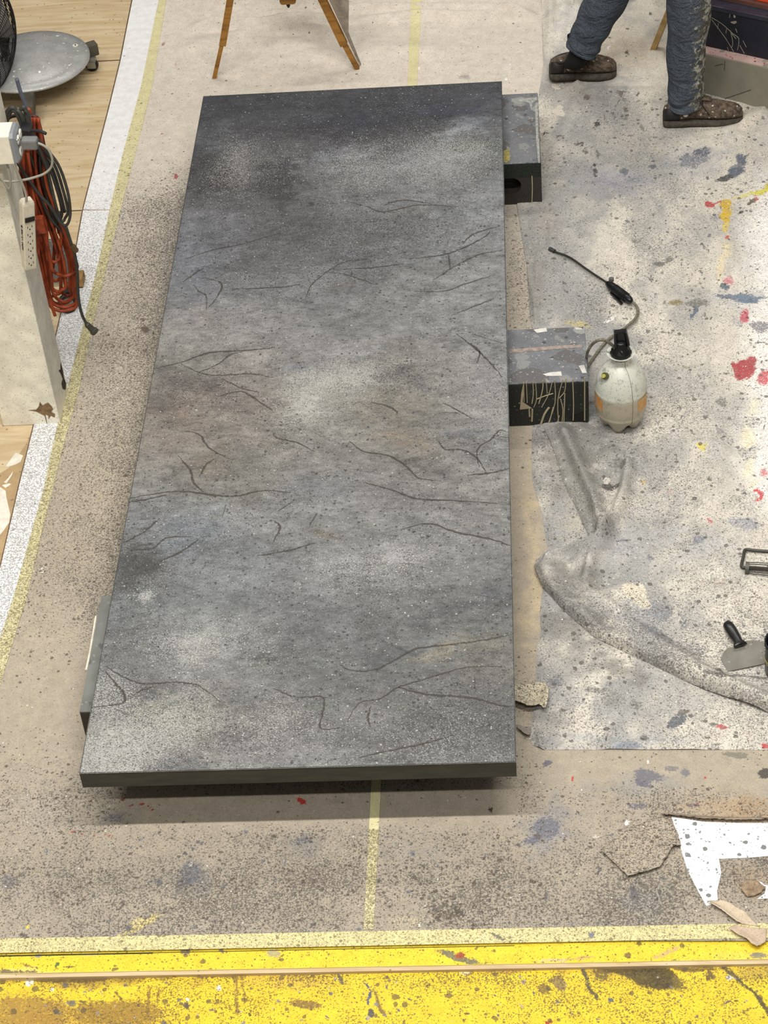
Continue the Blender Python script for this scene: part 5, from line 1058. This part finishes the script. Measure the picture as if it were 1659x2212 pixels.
if not me.skin_vertices: me.skin_vertices.new()
for i, k in enumerate(ks): me.skin_vertices[0].data[i].radius = (rad_[k], rad_[k]); me.skin_vertices[0].data[i].use_root = (k == 'pel')
me.materials.append(simple('skin', (196, 148, 120), .55, var=.05))
# face and hair
hc = skel['hea']+Vector((0, 0, .015)); b = MB()
b.lathe([(.001,.118),(.05,.108),(.085,.075),(.100,.03),(.098,-.02),(.085,-.05)], hc+Vector((-.016,0,.012)), 24); b.build('hair', simple('brown_hair', (66, 48, 36), .8, sc=90, var=.4), per, True)
b = MB(); b.lathe([(.001,-.012),(.010,-.006),(.012,.006),(.004,.022),(.001,.03)], hc+Vector((.092,0,-.012)), 10); b.build('nose', me.materials[0], per, True)
for s_ in (-1, 1):
    b = MB(); b.lathe([(.001,-.009),(.007,-.005),(.009,0),(.007,.005),(.001,.009)], hc+Vector((.080, s_*.031, .012)), 12); b.build('eye', simple('eye_white', (226,222,216), .2), per, True)
    b = MB(); b.lathe([(.001,-.028),(.010,-.02),(.013,.005),(.010,.024),(.001,.03)], hc+Vector((-.004, s_*.094, -.004)), 10); b.build('ear', me.materials[0], per, True)
b = MB(); b.tube([hc+Vector((.084,-.022,-.048)), hc+Vector((.092,0,-.050)), hc+Vector((.084,.022,-.048))], .005, 6, 3); b.build('mouth', simple('lips', (150, 86, 78), .5), per, True)
# jeans
denim = NG('stained_denim'); g = denim
n1 = g.noise(220, 3, .7); n2 = g.noise(18, 5, .6)
c = g.mix(g.step(n1, .35, .65), lin((60, 66, 75)), lin((88, 94, 103))); c = g.mix(g.math('MULTIPLY', g.step(n2, .5, .7), .4), c, lin((100, 109, 120)))
at_ = g.n('ShaderNodeAttribute'); at_.attribute_name = 'stain'; sf = g.math('ADD', at_.outputs['Fac'], g.math('MULTIPLY', g.math('SUBTRACT', g.noise(46, 5, .75, dist=.5), .5), 2.2))
c = g.mix(g.math('MULTIPLY', g.step(sf, .52, .68), .85), c, g.mix(g.step(g.noise(30, 3), .44, .56), lin((92, 88, 78)), lin((176, 176, 160))))
sf2 = g.math('ADD', at_.outputs['Fac'], g.math('MULTIPLY', g.math('SUBTRACT', g.noise(90, 4, .75), .5), 2.0))
c = g.mix(g.math('MULTIPLY', g.step(sf2, .90, .98), .8), c, lin((196, 200, 190)))
g.bump(g.math('ADD', g.math('MULTIPLY', n1, .06), g.noise(9, 4, .6, v=g.vec((1, 1, 2.6), (0, .5, 0)), dist=1.0)), .9, .03); denimm = g.out(c, .9, 0, .1)
def leg(name, secs_, stain, seed):
    """secs_: (centre, rx, ry)"""
    cs = []; S = len(secs_); N = 40
    pts = catmull([s[0] for s in secs_], 10); M_ = len(pts)
    V = []; st = []
    for i, p in enumerate(pts):
        f = i/(M_-1)*(S-1); a = int(min(f, S-2)); t = f-a; rx = secs_[a][1]*(1-t)+secs_[a+1][1]*t; ry = secs_[a][2]*(1-t)+secs_[a+1][2]*t
        ax_ = (pts[min(i+1, M_-1)]-pts[max(i-1, 0)]).normalized()
        def f_(an, i=i):
            w_ = .5+.5*math.sin(i*.75+1.7*math.sin(an+seed)+seed+2*math.sin(2*an)); lo = max(0, 1-i/14.0)
            return 1+.085*(w_-.5)*(1+1.2*lo)+.035*math.sin(3*an+i*.22+seed)
        q = ring(p, rx, ry, N, ax_, f_); V += q
        for k in range(N):
            st.append(stain(2*math.pi*k/N, i/(M_-1)))
    return V, st, M_, N
def build_jeans():
    V = []; F = []; ST = []
    RL = [(hemR, .066, .072), (hemR+Vector((.003,0,.06)), .071, .076), (hemR.lerp(kneeR, .5), .076, .082), (kneeR, .088, .090), (kneeR.lerp(hipR, .5), .098, .1), (hipR, .115, .12), (hipR+Vector((0,.03,.08)), .13, .12)]
    LL_ = [(hemL, .066, .070), (hemL+dirL*.06, .070, .074), (hemL.lerp(kneeL, .5), .080, .083), (kneeL, .086, .088), (kneeL.lerp(hipL, .5), .098, .1), (hipL, .115, .12), (hipL+Vector((0,-.03,.08)), .13, .12)]
    def stR(a, t): return max(0, .72*math.cos(a-(-.5)))*(.5+.5*min(1, t*5+.3)) if t < .7 else .1
    def stL(a, t): return .02
    for L_, sfn, sd in ((RL, stR, .4), (LL_, stL, 2.1)):
        q, st, M_, N = leg('', L_, sfn, sd); o_ = len(V); V += q; ST += st
        for i in range(M_-1):
            for k in range(N): F.append((o_+i*N+k, o_+i*N+(k+1) % N, o_+(i+1)*N+(k+1) % N, o_+(i+1)*N+k))
        # turned-in hem so the cuff has thickness
        o2 = len(V); c = L_[0][0]
        for k in range(N): V.append(c+(q[k]-c)*.90+Vector((0,0,.004))); ST.append(st[k])
        for k in range(N): F.append((o2+k, o2+(k+1) % N, o_+(k+1) % N, o_+k))
        o3 = len(V)
        for k in range(N): V.append(c+(q[k]-c)*.90+Vector((0,0,.05))); ST.append(st[k])
        for k in range(N): F.append((o3+k, o3+(k+1) % N, o2+(k+1) % N, o2+k))
    # pelvis
    N = 40; o_ = len(V); rows_ = [(hipC+Vector((0,0,-.10)), .10, .19), (hipC+Vector((0,0,-.03)), .145, .215), (hipC+Vector((0,0,.08)), .14, .20), (hipC+Vector((0,0,.14)), .135, .185)]
    for c, rx, ry in rows_:
        for k in range(N): a = 2*math.pi*k/N; V.append(c+Vector((rx*math.cos(a), ry*math.sin(a), 0))); ST.append(.1)
    for i in range(len(rows_)-1):
        for k in range(N): F.append((o_+i*N+k, o_+i*N+(k+1) % N, o_+(i+1)*N+(k+1) % N, o_+(i+1)*N+k))
    F.append(tuple(o_+k for k in range(N))[::-1])
    me = bpy.data.meshes.new('jeans'); me.from_pydata([tuple(v-po) for v in V], [], F); me.polygons.foreach_set('use_smooth', [True]*len(F)); me.update()
    a = me.attributes.new('stain', 'FLOAT', 'POINT'); a.data.foreach_set('value', ST); me.materials.append(denimm)
    o = bpy.data.objects.new('jeans', me); C.objects.link(o); o.parent = per; o['label'] = 'blue jeans with dried paint on the near leg'; return o
jeans = build_jeans()
# hem stitching
for c, rx, ry, ax_ in ((hemR, .0675, .0735, Vector((0,0,1))), (hemL, .0675, .0715, dirL)):
    for k in (.012, .020):
        b = MB(); q = ring(c+ax_*k, rx*1.01, ry*1.01, 40, ax_); b.tube(q+[q[0]], .0008, 4, 0, caps=False); b.build('hem_stitch', simple('stitch', (120, 132, 146)), jeans)
b = MB(); b.loft([ring(hipC+Vector((.0,0,.11)), .145, .195), ring(hipC+Vector((.03,0,.28)), .14, .19), ring(hipC+Vector((.05,0,.42)), .145, .215), ring(hipC+Vector((.055,0,.50)), .12, .20), ring(hipC+Vector((.065,0,.555)), .07, .09)]); sh_m = simple('dark_shirt', (52, 54, 60), .9, sc=30, var=.2); b.build('shirt', sh_m, per, True)
for sd in ('r', 'l'):
    b = MB(); b.tube([skel['s'+sd]+Vector((0, .05 if sd == 'r' else -.05, .01)), skel['s'+sd], skel['s'+sd].lerp(skel['e'+sd], .8)], [.07, .068, .062], 20, 4); b.build('sleeve', sh_m, per, True)
# socks and shoes
sock = simple('black_sock', (14, 14, 16), .9)
for nm, c, ax_, z0 in (('r', hemR, Vector((0,0,1)), .06), ('l', hemL, dirL, .06)):
    b = MB(); base = (Vector((c.x-.004, c.y, .065)) if nm == 'r' else c-dirL*.075+Vector((.002,0,0)))
    b.loft([ring(base, .048, .044), ring(base.lerp(c, .5), .046, .042), ring(c+ax_*.05, .047, .044)]); b.build('sock', sock, per, True)
shoem = NG('dirty_suede'); g = shoem; n2 = g.noise(60, 5, .7); c = g.mix(g.step(n2, .38, .62), lin((66, 56, 48)), lin((110, 96, 82)))
d, r1, r2 = g.voro(80, g.warp(60, .01)); c = g.mix(g.math('MULTIPLY', g.math('LESS_THAN', r1, .09), g.math('LESS_THAN', d, .3)), c, lin((190, 184, 170))); g.bump(n2, .5, .002); shoem = g.out(c, .8, 0, .2)
heelm = simple('black_heel_panel', (34, 32, 30), .6, var=.3); solem = simple('dark_sole', (70, 64, 56), .8, var=.35, sc=60)
def shoe(org, yaw, pitch, L, nm):
    """org = back of the heel on the ground; x runs to the toe"""
    M_ = Matrix.Translation(org) @ Matrix.Rotation(yaw, 4, 'Z') @ Matrix.Rotation(pitch, 4, 'Y')
    def sec(x, w, z0, z1, top_round=.6, dy=0, n=20):
        q = []
        for k in range(n):
            a = 2*math.pi*k/n; cy, cz = math.cos(a), math.sin(a)
            yv = w*(abs(cy)**.7)*(1 if cy > 0 else -1); zz = (z0+z1)/2+(z1-z0)/2*(abs(cz)**.8)*(1 if cz > 0 else -1)
            if cz > 0: yv *= 1-(1-top_round)*cz
            q.append(M_ @ Vector((x*L, yv+dy, zz)))
        return q
    outl = [(.0,.020),(.02,.030),(.08,.036),(.2,.037),(.35,.036),(.5,.041),(.65,.050),(.78,.050),(.88,.045),(.95,.034),(.99,.018),(1.0,.008)]
    # sole
    b = MB(); secs = []
    for x, w in outl: secs.append([M_ @ Vector((x*L, s*w, z)) for s, z in ((-1, 0), (1, 0), (1.05, .012), (1.0, .026), (-1.0, .026), (-1.05, .012))])
    b.loft(secs); so = b.build('sole', solem, shoe_t, True)
    b = MB(); tops = [.060,.084,.094,.100,.116,.112,.100,.088,.080,.070,.056,.040]
    secs = [sec(x, w*.97, .024, z, .62 if x < .3 else .55) for (x, w), z in zip(outl, tops)]
    b.loft(secs); up = b.build('upper', shoem, shoe_t, True)
    # heel counter
    b = MB(); secs = [sec(x, w*1.02+.001, .024, z, .75) for (x, w), z in zip(outl[:4], [.060,.082,.090,.090])]; b.loft(secs); b.build('heel_panel', heelm, shoe_t, True)
    # collar ring
    b = MB(); q = []
    for k in range(25):
        a = 2*math.pi*k/24; q.append(M_ @ Vector((L*.21+L*.16*math.cos(a), .031*math.sin(a), .088+.012*math.cos(a))))
    b.tube(q, .006, 8, 0, caps=False); b.build('collar', heelm, shoe_t, True)
    # tongue
    b = MB(); b.loft([[M_ @ Vector((L*x, s*w, z)) for s, z in ((-1, z0), (1, z0), (.8, z0+.008), (-.8, z0+.008))] for x, w, z0 in ((.33,.022,.126),(.40,.022,.120),(.52,.020,.110),(.60,.016,.100))]); b.build('tongue', shoem, shoe_t, True)
    lc = simple('black_lace', (30, 26, 22), .8); b = MB()
    for i in range(5):
        x = .37+.055*i; z = .130-.008*i; w = .026-.001*i
        b.tube([M_ @ Vector((L*x, -w-.006, z-.022)), M_ @ Vector((L*(x+.01), 0, z+.004)), M_ @ Vector((L*x, w+.006, z-.022))], .0022, 6, 4)
    b.tube([M_ @ Vector((L*.38, -.008, .132)), M_ @ Vector((L*.46, -.037, .108)), M_ @ Vector((L*.56, -.050, .062))], .0022, 6, 4)
    b.tube([M_ @ Vector((L*.38, .0, .132)), M_ @ Vector((L*.33, -.024, .138)), M_ @ Vector((L*.40, -.030, .122)), M_ @ Vector((L*.39, 0, .130))], .0020, 6, 4)
    b.build('laces', lc, shoe_t, True)
    for (x, y, z, r_, col) in ((.27, -.0385, .062, .011, (214, 214, 202)), (.46, -.043, .060, .006, (150, 134, 108))):
        b = MB(); b.lathe([(.0005,-.002),(r_*.7,-.0015),(r_,0),(r_*.7,.0015),(.0005,.002)], M_ @ Vector((x*L, y, z)), 12, Matrix.Rotation(math.radians(75), 4, 'X')); b.build('paint_blob', simple('blob_%d' % int(x*100), col, .6), up, True)
hR = P(1434, 283, .014); tR = P(1607, 276, .014); shoe_t = per
shoe(Vector((hR.x, hR.y+.052, .0155)), math.atan2(.006, 1), 0, (tR-hR).length*1.0, 'r')
hL = P(1184, 183, .014); tL = P(1328, 172, .014)
shoe(Vector((hL.x+.006, hL.y+.035, .030)), math.atan2(tL.y-hL.y, tL.x-hL.x)+.02, .05, (tL-hL).length*1.01, 'l')

# ================================================================== SPRAYER
sc_ = P(1341, 912, .016); zb = .0165
sp = thing('pump_sprayer', 'translucent white pump sprayer bottle with black handle, hose and wand', 'sprayer', (sc_.x, sc_.y, zb))
g = NG('cloudy_plastic'); n = g.noise(26, 5, .7); zz = g.n('ShaderNodeSeparateXYZ'); g.lk(g.co, zz.inputs[0]); c = g.mix(g.step(zz.outputs[2], .17, .13), lin((206, 208, 196)), lin((182, 174, 152))); c = g.mix(g.step(n, .52, .72), c, lin((140, 140, 130))); d, r1, r2 = g.voro(150, g.warp(60, .01)); c = g.mix(g.math('MULTIPLY', g.math('MULTIPLY', g.math('LESS_THAN', r1, .25), g.math('LESS_THAN', d, .3)), .6), c, lin((116, 120, 112)))
g.b.inputs['Subsurface Weight'].default_value = .25; g.b.inputs['Subsurface Radius'].default_value = (.02,.02,.015); bottm = g.out(c, .38, 0, .5)
def feet(a, z):
    k = max(0, 1-z/.05); return 1-.13*k*(.5-.5*math.cos(5*(a+.55)))
prof = [(.040,.0),(.055,.0005),(.062,.006),(.073,.030),(.081,.052),(.0845,.060),(.0855,.066),(.0845,.070),(.0865,.076),(.088,.11),(.0875,.150),(.0885,.157),(.0865,.161),(.086,.166),(.085,.176),(.080,.200),(.070,.224),(.056,.243),(.043,.254),(.034,.260),(.0305,.264),(.030,.285),(.040,.292),(.047,.300),(.048,.303),(.045,.303),(.030,.292)]
b = MB(); vs = []; N = 80
for i, (r_, z) in enumerate(prof):
    for k in range(N):
        a = 2*math.pi*k/N; lift = 0
        if z < .05: lift = .022*(.5-.5*math.cos(5*(a+.55)))**2*(1-z/.05)
        rr = r_*feet(a, z); vs.append(Vector((sc_.x+rr*math.cos(a), sc_.y+rr*math.sin(a), zb+z+lift)))
fs = [(i*N+k, i*N+(k+1) % N, (i+1)*N+(k+1) % N, (i+1)*N+k) for i in range(len(prof)-1) for k in range(N)]; fs.append(tuple(range(N))[::-1])
b.add(vs, fs); b.build('bottle', bottm, sp, True)
def wrap(name, a0, a1, z0, z1, mat, r_=.0886, nn=10):
    b = MB(); vs = []
    for i in range(nn+1):
        a = a0+(a1-a0)*i/nn
        for z in (z0, z1): vs.append(Vector((sc_.x+r_*math.cos(a), sc_.y+r_*math.sin(a), zb+z)))
    b.add(vs, [(2*i, 2*i+2, 2*i+3, 2*i+1) for i in range(nn)]); return b.build(name, mat, sp, True)
om = simple('faded_orange', (206, 150, 84), .6, var=.25, sc=60, col2=(196, 176, 138))
o = wrap('label_patch', math.radians(-52), math.radians(-14), .098, .148, om); o['label'] = 'faded orange label patch'
o = wrap('label_patch', math.radians(-178), math.radians(-138), .095, .148, simple('orange_lbl', (212, 140, 66), .6, var=.3, sc=50, col2=(176, 164, 140))); o['label'] = 'torn orange label patch'
sm_ = simple('seam_grey', (128, 126, 112), .6)
b = MB(); a = math.radians(-66); b.tube([Vector((sc_.x+(r_+.0006)*math.cos(a), sc_.y+(r_+.0006)*math.sin(a), zb+z)) for r_, z in prof[4:22]], .0009, 5, 0); b.build('seam', sm_, sp)
b = MB(); bm = simple('pressure_knob', (74, 78, 40), .4); q = Vector((-.62, -.62, .48)).normalized(); kp_ = PY(1308, 812, sc_.y-.045); b.tube([kp_-q*.004, kp_+q*.008], .0115, 14, 0); kn = b.build('release_valve', bm, sp)
b = MB(); b.tube([kp_+q*.008, kp_+q*.013], .007, 12, 0); b.build('valve_cap', simple('valve_yellow', (190, 184, 90), .4), kn)
bp = simple('black_plastic_cap', (20, 21, 22), .35, var=.3)
b = MB(); b.lathe([(.030,.282),(.033,.286),(.034,.298),(.033,.310),(.024,.314),(.022,.345),(.018,.350),(.001,.350)], (sc_.x, sc_.y, zb), 32); cp_ = b.build('cap', bp, sp, True)
b = MB()
for k in range(12):
    a = 2*math.pi*k/12; p = Vector((sc_.x+.034*math.cos(a), sc_.y+.034*math.sin(a), zb+.286)); b.beam(p, p+Vector((0,0,.022)), .004, .004)
b.build('cap_ribs', bp, cp_)
# pump handle, an open channel leaning back to the left
hp0 = Vector((sc_.x+.004, sc_.y-.004, zb+.335)); hp1 = PY(1340, 716, sc_.y); hd_ = (hp1-hp0).normalized(); sx = Vector((1,0,0)); sx = (sx-hd_*sx.dot(hd_)).normalized(); fw = hd_.cross(sx).normalized()
if fw.y > 0: fw = -fw
def HP(t, u, w_): return hp0+(hp1-hp0)*t+sx*u+fw*w_
b = MB(); secs = []
for t, w_, dp in ((-.05,.022,.014),(.15,.026,.018),(.5,.024,.018),(.85,.022,.016),(1.0,.020,.014)):
    secs.append([HP(t, u, v) for u, v in ((-w_,-dp),(-w_,dp),(-w_*.72,dp),(-w_*.5,dp*.2),(w_*.5,dp*.2),(w_*.72,dp),(w_,dp),(w_,-dp))])
b.loft(secs); b.build('pump_handle', bp, sp)
b = MB(); b.tube([HP(-.12, -.010, -.012), HP(-.3, -.004, .018), HP(-.42, 0, .022)], [.008, .006, .004], 10, 3); b.build('handle_tab', bp, sp, True)
# hose
hose = NG('braided_hose'); g = hose; c = g.mix(g.step(g.noise(260, 2), .45, .55), lin((96, 92, 80)), lin((130, 124, 108))); hosem = g.out(c, .55, 0, .3)
Hp = [PY(1331, 757, sc_.y), PY(1322, 745, sc_.y-.01), PY(1308, 736, sc_.y-.02), PY(1293, 735, sc_.y-.02), PY(1278, 745, sc_.y-.0), PY(1269, 762, sc_.y+.03)]
zg = .026
Hg = [P(1267, 780, .10), P(1268, 792, .05), P(1274, 784, zg), P(1284, 770, zg-.004), P(1300, 748, zg-.004), P(1318, 730, zg-.003), P(1340, 715, zg-.002), P(1360, 700, zg), P(1373, 687, zg), P(1378, 673, zg), P(1375, 661, zg), P(1366, 653, zg+.008)]
b = MB(); b.tube(Hp+Hg, .0052, 10, 6); b.build('hose', hosem, sp, True)
w0, w1 = P(1364, 651, .036), P(1311, 611, .036)
b = MB(); dd = w0-w1; b.tube([w1, w1+dd*.1, w1+dd*.2, w1+dd*.5, w1+dd*.85, w1+dd*.95, w0], [.008,.014,.0165,.0175,.015,.012,.008], 14, 4); b.build('spray_grip', bp, sp, True)
gr = simple('rib_grey', (84, 84, 80), .5)
b = MB()
for i in range(9):
    p = w1+dd*(.34+.055*i); b.tube([p-dd.normalized()*.0012, p+dd.normalized()*.0012], .0185, 12, 0)
b.build('grip_ribs', simple('rib_black', (34, 34, 34), .3), sp)
b = MB(); p = w1+dd*.12+Vector((.006,.006,.014)); b.tube([p, p+Vector((0,0,.012))], .0095, 12, 0); b.build('grip_button', gr, sp)
b = MB(); b.beam(w1+dd*.25+Vector((-.008,-.012,-.014)), w1+dd*.75+Vector((-.014,-.02,-.016)), .007, .010); b.build('trigger', bp, sp)
tip = [P(x, y, z) for x, y, z in ((1312,611,.036),(1290,597,.033),(1262,578,.030),(1240,562,.027),(1222,552,.024),(1205,546,.023),(1196,542,.023))]
b = MB(); b.tube(tip, .0044, 8, 5); b.build('wand_tube', simple('wand_dark', (46, 46, 42), .4), sp, True)
b = MB(); a_, c_ = P(1198, 543, .024), P(1187, 538, .024); b.tube([a_, a_.lerp(c_, .5), a_.lerp(c_, .55), c_], [.008,.008,.0095,.0095], 12, 0); b.build('nozzle', simple('nozzle', (60, 60, 58), .5), sp)

# ================================================================== TOOLS at the right edge
steel = speckled('dull_steel', (126, 124, 114), [(70, .2, (150, 148, 138), .4), (160, .1, (90, 86, 78), .3)], .5, .3)
pk = thing('putty_knife', 'wide putty knife with black handle lying on the drop cloth', 'putty knife', P(1600, 1400, .016))
zk = .020
bl_ = [(1587,1398),(1572,1400),(1563,1409),(1558,1423),(1562,1434),(1571,1451),(1610,1443),(1652,1434),(1650,1388),(1628,1383),(1612,1385)]
b = MB(); b.prism([P(x, y, zk) for x, y in bl_][::-1], .0018); b.build('blade', steel, pk)
hk0, hk1 = P(1600, 1394, zk+.012), P(1570, 1345, zk+.016); d_ = hk1-hk0; sd_ = Vector((-d_.y, d_.x, 0)).normalized()
secs = []
for t, w_, h_ in ((0,.022,.006),(.06,.021,.008),(.16,.014,.009),(.4,.0165,.011),(.7,.018,.012),(.92,.0165,.011),(1.0,.011,.008)):
    c0 = hk0+d_*t; secs.append([c0+sd_*(w_*math.cos(a))+Vector((0,0,1))*(h_*math.sin(a)) for a in np.linspace(0, 2*math.pi, 17)[:-1]])
b = MB(); b.loft(secs); b.build('handle', simple('black_handle', (26, 26, 25), .28, var=.5, sc=30, spec=.6), pk, True)
b = MB(); e_ = hk0+d_*.92; b.lathe([(.006,0),(.0055,.0015),(.001,.0015)], e_+Vector((0,0,.0115)), 12); b.build('hang_hole', slot, pk)
rf = thing('roller_frame', 'bare wire paint roller frame at the right edge, above the putty knife', 'paint roller', P(1640, 1215, .016))
rod = simple('dark_rod', (70, 68, 64), .4, .4); zr = .024
b = MB(); b.tube([P(x, y, zr) for x, y in [(1720,1198),(1690,1194),(1659,1191),(1630,1189),(1614,1187)]]+[P(1608, 1190, zr), P(1606, 1202, zr), P(1602, 1218, zr), P(1603, 1225, zr), P(1612, 1226, zr)], .0052, 8, 3); b.build('frame_rod', rod, rf, True)
ca, cb_ = P(1610, 1226, .034), P(1690, 1232, .034)
b = MB(); d_ = (cb_-ca).normalized(); b.tube([ca, ca+d_*.012], .019, 18, 0); b.build('end_cap', simple('cap_grey', (82, 80, 74), .5), rf)
b = MB(); b.tube([cb_-d_*.012, cb_], .019, 18, 0); b.build('end_cap', simple('cap_grey', (82, 80, 74), .5), rf)
for k in range(6):
    a = 2*math.pi*k/6; u = Vector((0,0,1)); v = d_.cross(u); o_ = u*math.sin(a)*.017+v*math.cos(a)*.017
    b = MB(); b.tube([ca+o_*.85, ca.lerp(cb_, .25)+o_*1.1, ca.lerp(cb_, .75)+o_*1.1, cb_+o_*.85], .0016, 6, 3); b.build('cage_wire', rod, rf, True)
b = MB(); b.tube([ca, cb_], .004, 8, 0); b.build('axle', rod, rf)
b = MB(); q0_, q1_ = P(1720, 1198, zr), P(1790, 1205, zr); b.tube([q0_, q0_.lerp(q1_, .3), q1_], [.011,.016,.014], 14, 3); b.build('handle', bp, rf, True)
cupc = P(1688, 1452, .016)
cup = thing('black_cup', 'black cup with gold line, cut off at the right edge', 'cup', (cupc.x, cupc.y, .016))
cr = (P(1688, 1452, .016)-P(1650, 1452, .016)).length; ch_ = PY(1690, 1385, cupc.y).z-.016
b = MB(); b.lathe([(cr*.92,.001),(cr*.96,.01),(cr*1.02,ch_*.85),(cr*1.04,ch_*.86),(cr*1.08,ch_*.9),(cr*1.08,ch_),(cr*1.0,ch_),(cr*.98,ch_*.9),(cr*.9,.01),(.001,.008)], (cupc.x, cupc.y, .016), 48, closed=False); b.build('shell', simple('cup_black', (26, 28, 30), .3), cup, True)
for k in (.42, .47, .50):
    b = MB(); b.lathe([(cr*(.97+.05*k)+.0006, ch_*k-.0008),(cr*(.97+.05*k)+.0012, ch_*k),(cr*(.97+.05*k)+.0006, ch_*k+.0008)], (cupc.x, cupc.y, .016), 48, closed=False); b.build('gold_line', simple('gold', (168, 152, 98), .4), cup)
b = MB(); b.lathe([(.001,.0),(cr*.93,.0)], (cupc.x, cupc.y, .016+ch_*.35), 32, closed=False); b.build('dark_paint', simple('dark_paint_fill', (50, 34, 30), .3), cup)
